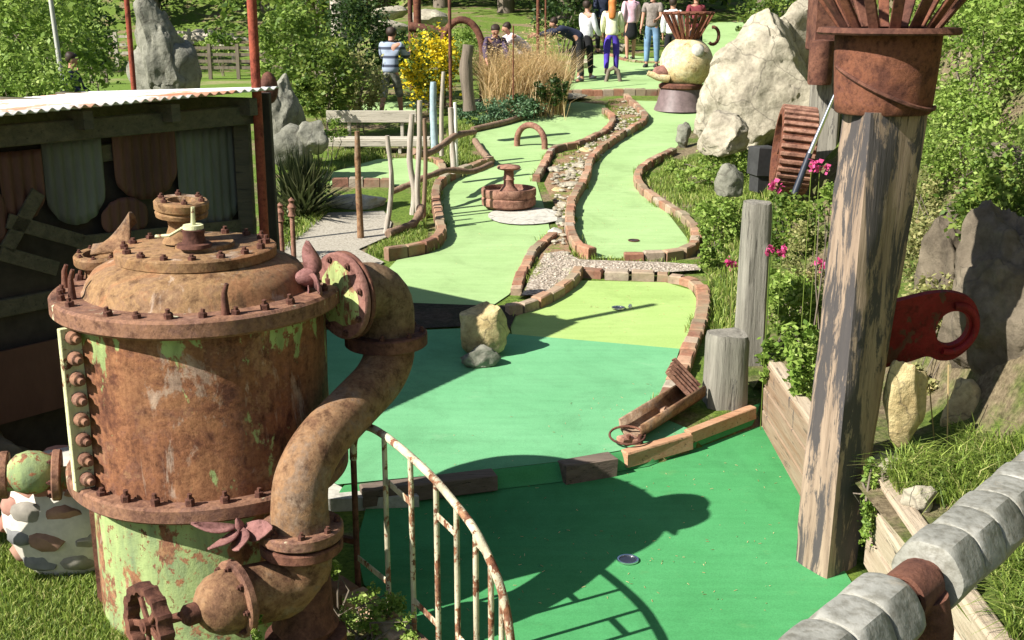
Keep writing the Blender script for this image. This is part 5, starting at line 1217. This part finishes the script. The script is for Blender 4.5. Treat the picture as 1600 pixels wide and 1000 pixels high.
spiky(470, 335, 14.6, 420, .8, M['spike'], 'dark spiky plant beside the gravel path and the shed corner', wid=.03)
plant('path_plant', [pe(445, 355, 12.4, 40, 50)], 900, .04, M['leafmid'], 'small leafy plant at the foot of the red pole', 'plant')
plant('path_plant', [pe(480, 300, None, 70, 60)], 900, .05, M['leafdark'], 'dark leafy plant growing inside the spiky plant', 'plant')
# right bank plants
plant('bank_plant', [pe(1140, 262, None, 90, 60), pe(1085, 285, None, 60, 40), pe(1060, 262, None, 40, 30)], 4200, .05, M['leafbright'], 'bright leafy ground plants on the bank right of the right fairway', 'plant')
plant('bank_plant', [pe(1125, 345, None, 70, 80), pe(1110, 400, None, 40, 60)], 3400, .045, M['leafbright'], 'bright leafy clump on the bank left of the slim grey post', 'plant')
plant('bank_plant', [pe(1235, 360, None, 90, 100), pe(1215, 330, None, 50, 50)], 4200, .05, M['leafmid'], 'green leafy plant below the rusty gear wheel', 'plant')
plant('vine', [pe(1240, 480, None, 90, 90), pe(1255, 560, None, 70, 130), pe(1215, 450, None, 60, 60), pe(1205, 560, None, 40, 60)], 6500, .05, M['leafbright'], 'bright green vine spilling between the slim post and the charred post', 'vine')
plant('dry_plant', [pe(1260, 400, None, 70, 110), pe(1240, 430, None, 60, 60)], 2200, .035, M['leafpale'], 'yellowing dry plant behind the charred post', 'plant')
def flowers(pxs, Y, lab, m='pink', n=14, s=.03):
    e = empty('pink_flowers' if m == 'pink' else 'yellow_flower', A(*pxs[0], Y), lab, 'flowers'); 
    for p in pxs:
        c = A(*p, Y); leaves('blossom', [(tuple(c), (s, s, s))], n, s * 1.0, M[m], e, shell=.2, clump=.4, asp=.8)
        g = H(c.x, c.y); mb = MB(); mb.tube([c, (c.x + .01, c.y + .02, min(g, c.z - .1))], .003, 4); mb.build('stem', M['leafmid'], e)
flowers([(1210, 290)], 9.0, 'pink geranium bloom at the foot of the gear wheel', s=.045, n=22)
flowers([(1268, 258), (1281, 262)], 7.9, 'pair of pink geranium blooms on the charred post side of the gear wheel', s=.04, n=22)
flowers([(1145, 414), (1138, 410)], 9.9, 'pink blooms left of the slim grey post', s=.035, n=30)
flowers([(1282, 412), (1221, 394), (1203, 392)], 8.4, 'small pink blooms in the yellowing plant behind the charred post', s=.035, n=30)
# hillside foliage on the right
def hill(x, y, w_, h_, Y, n, s, m, lab, **k): plant('hillside_bush', [pe(x, y, Y, w_, h_)], n, s, M[m], lab, 'bush', **k)
plant('hillside_bush', [pe(1520, 90, None, 230, 200), pe(1590, 40, None, 160, 180)], 9000, .05, M['leafbright'], 'sunlit bush covering the upper right hillside', 'bush')
plant('hillside_bush', [pe(1500, 210, None, 170, 150), pe(1560, 260, None, 120, 140)], 7500, .042, M['leafbright'], 'green bush in the middle of the right hillside behind the crown of rods', 'bush')
plant('hillside_bush', [pe(1460, 390, None, 120, 130), pe(1440, 310, None, 60, 100)], 5200, .034, M['leafpale'], 'dry yellowish bush above the red ring plate', 'bush')
plant('hillside_bush', [pe(1550, 340, 8.3, 120, 120)], 4200, .04, M['leafmid'], 'shaded green bush hanging over the cliff rock', 'bush')
plant('hillside_bush', [pe(1490, 60, 13.5, 200, 200), pe(1400, 20, 14.5, 160, 160)], 5200, .07, M['leafmid'], 'tall bushes behind the flaring rods at the top right', 'bush')
plant('hillside_bush', [pe(1220, 15, 24, 110, 60), pe(1180, 40, 25, 60, 30)], 2600, .08, M['leafmid'], 'bushes beyond the huge boulder at the top', 'bush')
plant('dry_plant', [pe(1470, 470, None, 90, 80), pe(1440, 600, None, 50, 60)], 2600, .04, M['leafpale'], 'dry scrub on the slope seen through and under the red ring plate', 'plant')
plant('hillside_bush', [pe(1560, 330, None, 130, 110)], 3600, .045, M['leafmid'], 'leafy scrub hanging over the top of the large cliff rock', 'bush')
# vine on the post base and grass clumps
plant('creeper', [pe(1357, 800, 6.15, 34, 150), pe(1362, 740, 6.2, 26, 60)], 1700, .026, M['leafbright'], 'creeper climbing between the charred post and the pale retaining wall', 'vine', shell=.2)
plant('weeds', [pe(560, 965, 5.5, 90, 60), pe(600, 940, 5.6, 60, 60), pe(640, 980, 5.3, 50, 40)], 1700, .028, M['leafbright'], 'leafy weeds at the foot of the iron gate', 'weeds')
plant('weeds', [pe(525, 892, 5.6, 26, 34)], 260, .022, M['leafbright'], 'tiny weed on the gate hinge side below the curved pipe', 'weeds')
plant('weeds', [pe(400, 985, 4.9, 30, 40)], 220, .026, M['leafbright'], 'small weed below the valve flange of the boiler tank', 'weeds')
plant('weeds', [pe(1290, 320, 8.2, 40, 60)], 500, .04, M['leafbright'], 'yellow-green leaves against the upper charred post', 'weeds')

# grass
def grassy(poly, n, h, wd, lab='short green grass', m='blade', thr=-.15, lean=.5, avoid=(), sc=1.2):
    p = scatter(poly, n, thr=thr, avoid=avoid, sc=sc)
    if len(p): tag(blades('grass', p, h, wd, M[m], lean, at=tuple(p.mean(0))), lab, 'grass', kind='stuff')
grassy([(-60, 800), (130, 770), (230, 1000), (250, 1080), (-60, 1080)], 26000, .055, .007, 'short grass at the lower left beside the boiler tank', thr=-.35)
grassy([(1050, 250), (1200, 240), (1210, 330), (1160, 520), (1110, 560), (1105, 450), (1095, 350), (1010, 290)], 12000, .09, .01, 'grass on the bank right of the fairways', thr=-.3)
grassy([(570, 395), (625, 370), (665, 330), (668, 375), (640, 398), (590, 404)], 2500, .07, .009, 'grass under the driftwood fence')
grassy([(650, 290), (680, 285), (672, 340), (655, 345)], 900, .08, .01, 'grass beside the bowed brick edging')
grassy([(700, 200), (760, 195), (835, 172), (745, 205), (730, 240), (755, 255), (700, 262), (695, 230)], 3000, .1, .012, 'grass between the driftwood fence and the arch fairway')
grassy([(850, 285), (925, 240), (985, 205), (1000, 190), (975, 158), (950, 160), (960, 200), (905, 236), (868, 248)], 2600, .07, .01, 'grass tufts on the median strip', thr=.05, sc=3)
grassy([(882, 330), (890, 400), (925, 412), (1090, 418), (1090, 412), (930, 405), (885, 375)], 1200, .06, .009, 'grass tufts along the inner fairway edging', thr=0)
grassy([(835, 408), (860, 398), (835, 455), (820, 460)], 500, .06, .009, 'grass tufts at the edge of the gravel')
grassy([(520, 240), (690, 235), (720, 262), (690, 260), (640, 246), (590, 248), (520, 268), (480, 280), (480, 250)], 3500, .09, .012, 'grass under and in front of the bench')
grassy([(440, 400), (520, 330), (470, 330), (425, 380)], 1500, .08, .01, 'grass along the left of the gravel path')
pts = []
for (C, wd_e, hfe) in EDG[:13]:
    for a, b in zip(C, C[1:]):
        L_ = (b - a).length; nrm = Vector((-(b - a).y, (b - a).x, 0)).normalized()
        for _ in range(int(L_ * 90)):
            p = a.lerp(b, random.random())
            if noise.noise(Vector((p.x * 2.3, p.y * 2.3, 7))) < .02: continue
            sd_ = 1 if noise.noise(Vector((p.x * 1.1, p.y * 1.1, 11))) > 0 else -1
            q = p + nrm * sd_ * (wd_e * .5 + abs(random.gauss(0, .025))); pts.append((q.x, q.y, hfe(q.x, q.y) + .01))
tag(blades('grass', np.array(pts), .075, .008, M['blade'], .6, at=tuple(np.mean(pts, 0))), 'tufts of grass growing along the brick edgings', 'grass', kind='stuff')
mb = MB()
for (x, y, z) in scatter([(905, 430), (880, 365), (905, 285), (965, 218), (1003, 188), (975, 155), (962, 190), (905, 238), (860, 270), (872, 372), (830, 435)], 420, thr=-.2, sc=3):
    q_ = random.uniform(.015, .05); mb.lathe([(0, -q_ * .3), (q_ * .8, 0), (q_, q_ * .3), (q_ * .6, q_ * .6), (0, q_ * .7)], (x, y, z + .035), seg=6)
tag(mb.build('small_stones', M['rock']), 'small stones strewn over the median strip', 'stones', kind='stuff')
# long grass right
p = scatter([(1385, 740), (1500, 690), (1640, 700), (1600, 780), (1480, 800), (1400, 780)], 1700, thr=-.1, sc=3)
tag(blades('long_grass', p, .2, .008, M['blade'], .9, at=tuple(p.mean(0)), droop=.6), 'long arching grass on top of the retaining wall', 'grass', kind='stuff')
p = scatter([(1540, 850), (1640, 820), (1640, 1010), (1580, 1010)], 1800, thr=-.6)
if len(p): tag(blades('long_grass', p, .17, .008, M['blade'], .9, at=tuple(p.mean(0)), droop=.6), 'long grass right of the nut handrail', 'grass', kind='stuff')
mb = MB()
for (x0, y0, x1, y1) in ((1460, 690, 1452, 600), (1480, 700, 1482, 570), (1432, 640, 1452, 600)): mb.tube([A(x0, y0, 6.5), A(x1, y1, 6.5)], .004, 5)
tag(mb.build('dry_stalks', M['straw']), 'dry stalks leaning beside the yellow wedge rock', 'plant')

# ---------------------------------------------------------------- trees of the background
def tree(x, Y, hgt, wid, n, s, m, lab, crown_lo=.25, name='tree', ztop=None, trunk='bark'):
    X = ray(x, 50).x / ray(x, 50).y * Y; z = H(X, Y); b = Vector((X, Y, z))
    e = empty(name, b, lab, 'tree', 'trees beyond the course')
    ells = []
    for k in range(9):
        t = R(360 * k / 9 * 1.6); rr = wid * (.1 + .28 * random.random()); zz = z + hgt * (crown_lo + (1 - crown_lo) * (.12 + .8 * random.random()))
        ells.append(((X + math.cos(t) * rr, Y + math.sin(t) * rr, zz), (wid * .3 * random.uniform(.8, 1.2), wid * .3, hgt * (1 - crown_lo) * .22)))
    leaves('crown', ells, n, s, M[m], e, shell=.45, clump=.2)
    mb = MB(); mb.tube([b + Vector((0, 0, -.3)), b + Vector((.1, 0, hgt * .4)), b + Vector((0, .1, hgt * .9))], [wid * .045, wid * .03, wid * .01], 8)
    for (c, r) in ells[:5]: mb.tube([b + Vector((.05, 0, hgt * crown_lo * .9)), b.lerp(Vector(c), .6) + Vector((0, 0, .2)), c], [wid * .02, wid * .014, wid * .005], 6)
    mb.build('trunk', M[trunk], e, smooth=60)
tree(20, 24, 4.6, 4.0, 12000, .12, 'leafbright', 'leafy mid green tree at the top left corner', .05)
tree(-60, 21, 4.4, 3.4, 8000, .1, 'leafbright', 'bright tree cut by the left edge', .05)
tree(75, 29, 5.5, 3.0, 6000, .13, 'leafmid', 'leafy tree behind the white birch stem', .42)
plant('hedge_bush', [pe(40, 140, 17.0, 150, 110), pe(0, 120, 17.5, 90, 140), pe(70, 160, 17.4, 40, 50)], 8000, .07, M['leafbright'], 'sunlit bush behind the left end of the shed roof', 'bush')
X = A(85, 50, 18.6); e = empty('birch_tree', (X.x, 18.6, H(X.x, 18.6)), 'slim white birch stem at the top left behind the man', 'tree'); mb = MB(); mb.tube([(X.x + .12, 18.6, H(X.x, 18.6) - .1), (X.x + .04, 18.6, -1), (X.x - .05, 18.6, .9), (X.x, 18.6, 3)], [.045, .038, .03, .02], 10); mb.build('trunk', M['birch'], e, smooth=60)
leaves('crown', [((X.x, 18.6, 1.8), (.9, .9, 1.3))], 2200, .07, M['leafmid'], e)
back = [(180, 66, 10, 9, 'leafdark', 'dark tree far behind the left paddock fence'), (300, 70, 11, 10, 'leafmid', 'broad tree far behind the tall standing rock'), (420, 62, 10, 9, 'leafdark', 'dark tree far behind the red pole'), (500, 48, 8, 7, 'leafmid', 'far tree left of the stout timber pole'),
        (590, 46, 8, 8, 'leafdark', 'dark far tree above the man in the striped top'), (690, 44, 7, 7, 'leafmid', 'far tree above the rusty pipe'), (790, 42, 7, 7, 'leafdark', 'dark far tree above the golfer in white'), (880, 40, 7, 7, 'leafmid', 'far tree above the bending navy golfer'),
        (980, 44, 8, 8, 'leafdark', 'dark far tree behind the golfers'), (1090, 48, 8, 8, 'leafmid', 'far tree above the pot figure'), (1190, 40, 6, 6, 'leafmid', 'far tree behind the boulder crag'), (1310, 34, 6, 6, 'leafbright', 'bright far tree between the rods of the crown'), (1450, 28, 5, 5, 'leafmid', 'tree above the right hillside'), (80, 52, 9, 8, 'leafdark', 'dark tree behind the leafy trees at top left'), (240, 60, 8, 8, 'leafdark', 'dark tree between the red pole and standing rock'), (740, 52, 10, 9, 'leafdark', 'tallest dark tree in the far middle'), (370, 66, 9, 9, 'leafbright', 'bright far tree above the dark paddock fence')]
for (x, Y, h_, w_, m_, lab) in back: tree(x, Y, h_, w_, 6000, .26, m_, lab, .05)
plant('fence_bush', [pe(345, 70, 49, 60, 30)], 900, .16, M['leafbright'], 'bright bush growing behind the dark paddock fence', 'bush')
plant('fence_bush', [pe(150, 75, 40, 60, 60)], 1500, .16, M['leafdark'], 'dark bush on the lawn left of the pale paddock fence', 'bush')
plant('back_bush', [pe(880, 20, 31, 120, 70), pe(990, 30, 33, 140, 60)], 3600, .12, M['leafdark'], 'dark bushes behind the standing golfers', 'bush')
plant('back_bush', [pe(620, 75, 27, 60, 60)], 1500, .09, M['leafdark'], 'dark bush between the striped top and the orange post', 'bush')
# pale wood stems etc behind
# ---------------------------------------------------------------- people
def skinmesh(name, V, E, Rr, m, parent, sub=2, rootv=0):
    me = bpy.data.meshes.new(name); o0 = org(parent)
    me.from_pydata([tuple(Vector(v) - o0) for v in V], E, []); me.materials.append(m)
    o = bpy.data.objects.new(name, me); COL.objects.link(o); o.parent = parent
    md = o.modifiers.new('skin', 'SKIN'); md.use_smooth_shade = True; md.branch_smoothing = .6
    sv = me.skin_vertices[0].data if me.skin_vertices else None
    if sv is None:
        bm = bmesh.new(); bm.from_mesh(me); bm.verts.layers.skin.verify(); bm.to_mesh(me); bm.free(); sv = me.skin_vertices[0].data
    for i, r in enumerate(Rr): sv[i].radius = (r, r) if not isinstance(r, tuple) else r; sv[i].use_root = (i == rootv)
    s_ = o.modifiers.new('sub', 'SUBSURF'); s_.levels = sub; s_.render_levels = sub
    ORG[o.name] = o0; return o
def person(base, yaw, Ht, lab, top, legs, hair='hairdark', lean=0, legsw=((0, 0), (0, 0)), arms=((10, 20), (-10, 20)), headt=0, shoes=(.03, .03, .03), longhair=False, short=False, skirt=False, sleeve='long', group=None):
    """yaw: 0 faces the camera (-Y), positive turns towards +X. lean degrees forward."""
    base = Vector(base); e = empty('person', base, lab, 'person', group); k = Ht / 1.75
    Rz = Matrix.Rotation(yaw, 3, 'Z'); fw = Vector((0, -1, 0))
    def W(p): return base + Rz @ (Vector(p) * k)
    pel = Vector((0, 0, .95))
    Rl = Matrix.Rotation(R(lean), 3, 'X')      # forward is -Y: rotate about X
    def U(p): return pel + Rl @ (Vector(p) - pel)
    V = []; E = []; Rr = []
    def add(p, r, par=None):
        V.append(W(p)); Rr.append(r * k if not isinstance(r, tuple) else (r[0] * k, r[1] * k))
        if par is not None: E.append((par, len(V) - 1))
        return len(V) - 1
    P0 = add(pel, (.135, .1)); sp1 = add(U((0, 0, 1.1)), (.12, .09), P0); ch = add(U((0, 0, 1.3)), (.145, .1), sp1); nk = add(U((0, 0, 1.45)), .058, ch)
    Hr = Matrix.Rotation(R(lean * .5 + headt), 3, 'X'); nkp = U((0, 0, 1.465))
    def Hd(p): return nkp + Hr @ Vector(p)
    h0 = add(Hd((0, -.01, .05)), .065, nk); h1 = add(Hd((0, -.015, .13)), (.078, .092), h0); h2 = add(Hd((0, 0, .21)), (.07, .08), h1)
    nose = add(Hd((0, -.115, .115)), .014, h1)
    for sx in (-1, 1): add(Hd((sx * .088, .0, .12)), .018, h1)
    arm = []
    for si, sx in enumerate((-1, 1)):
        sh = U((sx * .185, 0, 1.4)); s_i = add(sh, .058, ch); a1, a2 = arms[si]
        d1 = Matrix.Rotation(R(-a1), 3, 'X') @ Vector((sx * .12, 0, -1)); d1.normalize()
        # forward swing: towards -Y
        d1 = Vector((d1.x, -abs(math.sin(R(a1))) if a1 > 0 else abs(math.sin(R(a1))), -math.cos(R(a1)))).normalized()
        el = sh + d1 * .29; e_i = add(el, .042, s_i)
        aa = R(a1 + a2); d2 = Vector((sx * .02 - sx * .1 * (a2 > 40), -math.sin(aa), -math.cos(aa))).normalized(); wr = el + d2 * .25; w_i = add(wr, .028, e_i)
        pm = add(wr + d2 * .06, (.036, .02), w_i)
        sidev = Vector((0, 1, 0)) if abs(d2.y) < .7 else Vector((0, 0, 1)); sidev = (sidev - d2 * sidev.dot(d2)).normalized()
        for q, L_ in ((-.027, .07), (-.009, .08), (.009, .075), (.027, .06)):
            f1_ = add(wr + d2 * .1 + sidev * q, .0095, pm); add(wr + d2 * (.1 + L_ * .8) + sidev * q * 1.2 + Vector((-sx * .015, 0, 0)), .008, f1_)
        add(wr + d2 * .07 - sidev * .055, .01, pm)
        arm.append((sh, el, wr))
    leg = []
    for si, sx in enumerate((-1, 1)):
        hp = Vector((sx * .095, 0, .88)); s1, s2 = legsw[si]; h_i = add(hp, .085, P0)
        d1 = Vector((sx * .03, -math.sin(R(s1)), -math.cos(R(s1)))); kn = hp + d1.normalized() * .42; k_i = add(kn, .058, h_i)
        d2 = Vector((0, -math.sin(R(s1 - s2)), -math.cos(R(s1 - s2)))); an = kn + d2.normalized() * .40; a_i = add(an, .04, k_i)
        ft = add(an + Vector((0, .03, -.035)), .036, a_i); toe = add(an + Vector((sx * .03, -.15, -.045)), (.035, .025), ft); leg.append((hp, kn, an))
    skinmesh('body', V, E, Rr, M['skin'], e)
    low = min(l[2].z for l in leg) - .075; e.location.z -= low * k
    for ch_ in (): pass
    def part(nm, pts, edges, rads, m, sub=2): return skinmesh(nm, [W(p) for p in pts], edges, [r * k if not isinstance(r, tuple) else (r[0] * k, r[1] * k) for r in rads], m, e, sub)
    # top: torso + sleeves
    pts = [pel + Vector((0, 0, -.10)), pel + Vector((0, 0, .03)), U((0, 0, 1.12)), U((0, 0, 1.3)), U((0, 0, 1.40)), U((0, 0, 1.46))]; ed = [(0, 1), (1, 2), (2, 3), (3, 4), (4, 5)]; rd = [(.175, .14), (.172, .138), (.168, .135), (.185, .14), (.12, .1), (.078, .075)]
    for sh, el, wr in arm:
        i = len(pts); pts += [sh, el] + ([sh.lerp(el, 1).lerp(wr, .92)] if sleeve == 'long' else []); ed += [(3, i), (i, i + 1)] + ([(i + 1, i + 2)] if sleeve == 'long' else []); rd += [.085, .064] + ([.05] if sleeve == 'long' else [])
        if sleeve != 'long': pts[i + 1] = sh.lerp(el, .75)
    part('top', pts, ed, rd, top)
    pts = [pel + Vector((0, 0, .06)), pel + Vector((0, 0, -.05))]; ed = [(0, 1)]; rd = [(.155, .12), (.15, .12)]
    if skirt: pts += [pel + Vector((0, 0, -.25)), pel + Vector((0, 0, -.5))]; ed += [(1, 2), (2, 3)]; rd += [(.19, .15), (.22, .17)]
    else:
        for hp, kn, an in leg:
            i = len(pts); e2 = kn.lerp(an, .15 if short else .93); pts += [hp, kn, e2]; ed += [(1, i), (i, i + 1), (i + 1, i + 2)]; rd += [.105, .078, .085 if short else .058]
    part('skirt' if skirt else ('shorts' if short else 'trousers'), pts, ed, rd, legs)
    sm_ = plain('shoe', shoes, .6)
    for hp, kn, an in leg: part('shoe', [an + Vector((0, .05, -.03)), an + Vector((0, -.04, -.035)), an + Vector((0, -.17, -.05))], [(0, 1), (1, 2)], [.05, .052, (.045, .03)], sm_)
    pts = [Hd((0, .045, .06)), Hd((0, .03, .15)), Hd((0, .008, .24))]; rd = [(.088, .07), (.108, .1), (.1, .1)]
    if longhair: pts = [Hd((0, .11, -.22)), Hd((0, .1, -.06))] + pts; rd = [(.075, .045), (.1, .065)] + rd
    part('hair', pts, [(i, i + 1) for i in range(len(pts) - 1)], rd, M[hair])
    for sx in (-1, 1):
        mb = MB(); mb.lathe([(.012 * k, 0), (.01 * k, .006 * k), (0, .009 * k)], W(Hd((sx * .032, -.094, .135))), Rz @ (Hr @ Vector((0, -1, 0))), seg=8); mb.build('eye', M['eye'], e)
    mb = MB(); mb.bar(W(Hd((-.025, -.093, .065))), W(Hd((.025, -.093, .065))), .006, .01); mb.build('mouth', plain('lips', (.35, .1, .09), .5), e)
    return e
def stripes(name, a, b, sc=14, rot=0):
    m, n, bs = nodes(name); t = n.nodes.new('ShaderNodeTexCoord'); s_ = n.nodes.new('ShaderNodeSeparateXYZ'); n.links.new(t.outputs['Object'], s_.inputs[0])
    x = n.nodes.new('ShaderNodeMath'); x.operation = 'MULTIPLY'; x.inputs[1].default_value = sc; n.links.new(s_.outputs[2 if not rot else 0], x.inputs[0])
    f = n.nodes.new('ShaderNodeMath'); f.operation = 'FRACT'; n.links.new(x.outputs[0], f.inputs[0])
    fin(m, bs, n, ramp(n, f.outputs[0], [(.0, a), (.3, b), (.62, a)], 'CONSTANT'), .9); return m
navy = plain('navy cloth', (.02, .025, .05), .9); blk = plain('black cloth', (.012, .012, .014), .9); purple = plain('purple denim', (.07, .04, .36), .8); jeans = plain('blue jeans', (.13, .22, .34), .85, 0, .35, 5)
cream = plain('cream cardigan', (.72, .72, .5), .9, 0, .15); white = plain('white shirt', (.7, .7, .7), .9, 0, .3, 9); taupe = plain('taupe shirt', (.2, .17, .15), .9, 0, .35, 18); pinkw = plain('pink white top', (.65, .42, .5), .9, 0, .3, 8); plum = plain('plum jacket', (.07, .05, .09), .9)
camo = plain('patterned shorts cloth', (.19, .19, .16), .9, 0, .7, 16); grey = plain('pale grey shirt', (.6, .6, .62), .9); patt = plain('white patterned blouse', (.68, .6, .62), .9, 0, .35, 30); maroon = plain('maroon top', (.2, .04, .05), .9)
hood = stripes('striped hoodie', (.28, .33, .42), (.05, .06, .09), 6.5)
def gp_(x, y): return G(x, y)
PG = 'people playing at the back green'
b = A(612, 186, 21.8); person((b.x, 21.8, H(b.x, 21.8)), R(165), 1.72, 'man in a grey-blue striped hoodie and patterned shorts walking away behind the bench', hood, camo, lean=8, legsw=((22, 10), (-14, 12)), arms=((35, 70), (30, 70)), headt=12, short=True)
b = A(106, 130, 18.3); person((b.x, 18.3, H(b.x, 18.3)), R(95), 1.72, 'dark-haired man in a navy shirt standing behind the shed roof', navy, blk, lean=8, arms=((20, 50), (15, 45)), headt=10)
def ppl(x, yfeet, Yd, yaw, Ht, lab, top, legs, **k):
    X = ray(x, 60).x / ray(x, 60).y * Yd; person((X, Yd, H(X, Yd)), R(yaw), Ht, lab, top, legs, group=PG, **k)
ppl(771, 0, 23.2, 10, 1.62, 'golfer in a plum jacket over a striped shirt behind the dry grass', plum, blk, lean=22, arms=((25, 30), (25, 30)), headt=25)
ppl(822, 0, 24.2, -70, 1.68, 'golfer in a white patterned blouse bending forward to the left', patt, blk, lean=48, legsw=((20, 10), (10, 10)), arms=((50, 10), (50, 20)), headt=0)
ppl(903, 0, 26.2, -80, 1.72, 'golfer in navy bending far over towards the dry grass', navy, blk, lean=68, legsw=((8, 4), (-4, 4)), arms=((70, 10), (70, 20)))
ppl(916, 0, 26.6, 130, 1.7, 'golfer in a pale grey top and black trousers just left of the ginger woman', grey, blk, lean=3, legsw=((4, 0), (-6, 4)), arms=((10, 30), (10, 30)), shoes=(.6, .5, .55))
ppl(956, 0, 27.2, 172, 1.68, 'ginger-haired woman in a cream cardigan and bright purple trousers', cream, purple, hair='hairginger', longhair=True, legsw=((5, 3), (-8, 8)), arms=((12, 30), (12, 30)), shoes=(.35, .3, .3))
ppl(985, 0, 29.8, 196, 1.68, 'woman in a pink and white top with a black skirt', pinkw, blk, skirt=True, legsw=((3, 0), (-4, 2)))
ppl(1019, 0, 28.4, -25, 1.78, 'man in a taupe shirt and blue jeans left of the pot figure', taupe, jeans, legsw=((4, 2), (-3, 2)), arms=((8, 15), (15, 60)), sleeve='short')
ppl(1050, 0, 27.6, 160, 1.66, 'golfer in a white shirt and black trousers half hidden behind the rusty crown', white, blk)
ppl(1086, 0, 28.6, 190, 1.7, 'golfer in a maroon top behind the right of the rusty crown', maroon, blk)
ppl(940, 0, 31.0, 200, 1.7, 'golfer in a dark navy shirt far behind the ginger woman', navy, blk)

# ---------------------------------------------------------------- pebbles and litter
mb = MB()
def peb(poly, n, smin, smax, thr=-1):
    for (x, y, z) in scatter(poly, n, thr=thr):
        s = random.uniform(smin, smax); mb.lathe([(0, -s * .3), (s * .8, 0), (s, s * .3), (s * .6, s * .7), (0, s * .8)], (x, y, z + .04), seg=6)
peb([(835, 432), (852, 405), (880, 400), (905, 415), (1085, 422), (1085, 428), (905, 426), (885, 446), (850, 462)], 900, .008, .02)
tag(mb.build('pebbles', M['gravel']), 'pale pebbles scattered between the brick edgings', 'gravel', kind='stuff')
mb = MB()
for (x, y, z) in list(scatter([(620, 960), (1200, 960), (1230, 700), (1150, 560), (620, 700)], 260, thr=-.2)) + list(scatter([(820, 520), (1050, 530), (1080, 450), (910, 440)], 70, thr=-.2)) + list(scatter([(690, 470), (850, 380), (850, 250), (690, 320)], 80, thr=-.2)) + list(scatter([(910, 400), (1070, 395), (1000, 300), (930, 260)], 80, thr=-.2)):
    a = random.random() * 6.28; L_ = random.uniform(.006, .022); mb.bar((x, y, z + .014), (x + math.cos(a) * L_, y + math.sin(a) * L_, z + .018), .0025, .0015)
tag(mb.build('dry_leaf_litter', M['straw']), 'scraps of dry straw lying on the near greens', 'litter', kind='stuff')
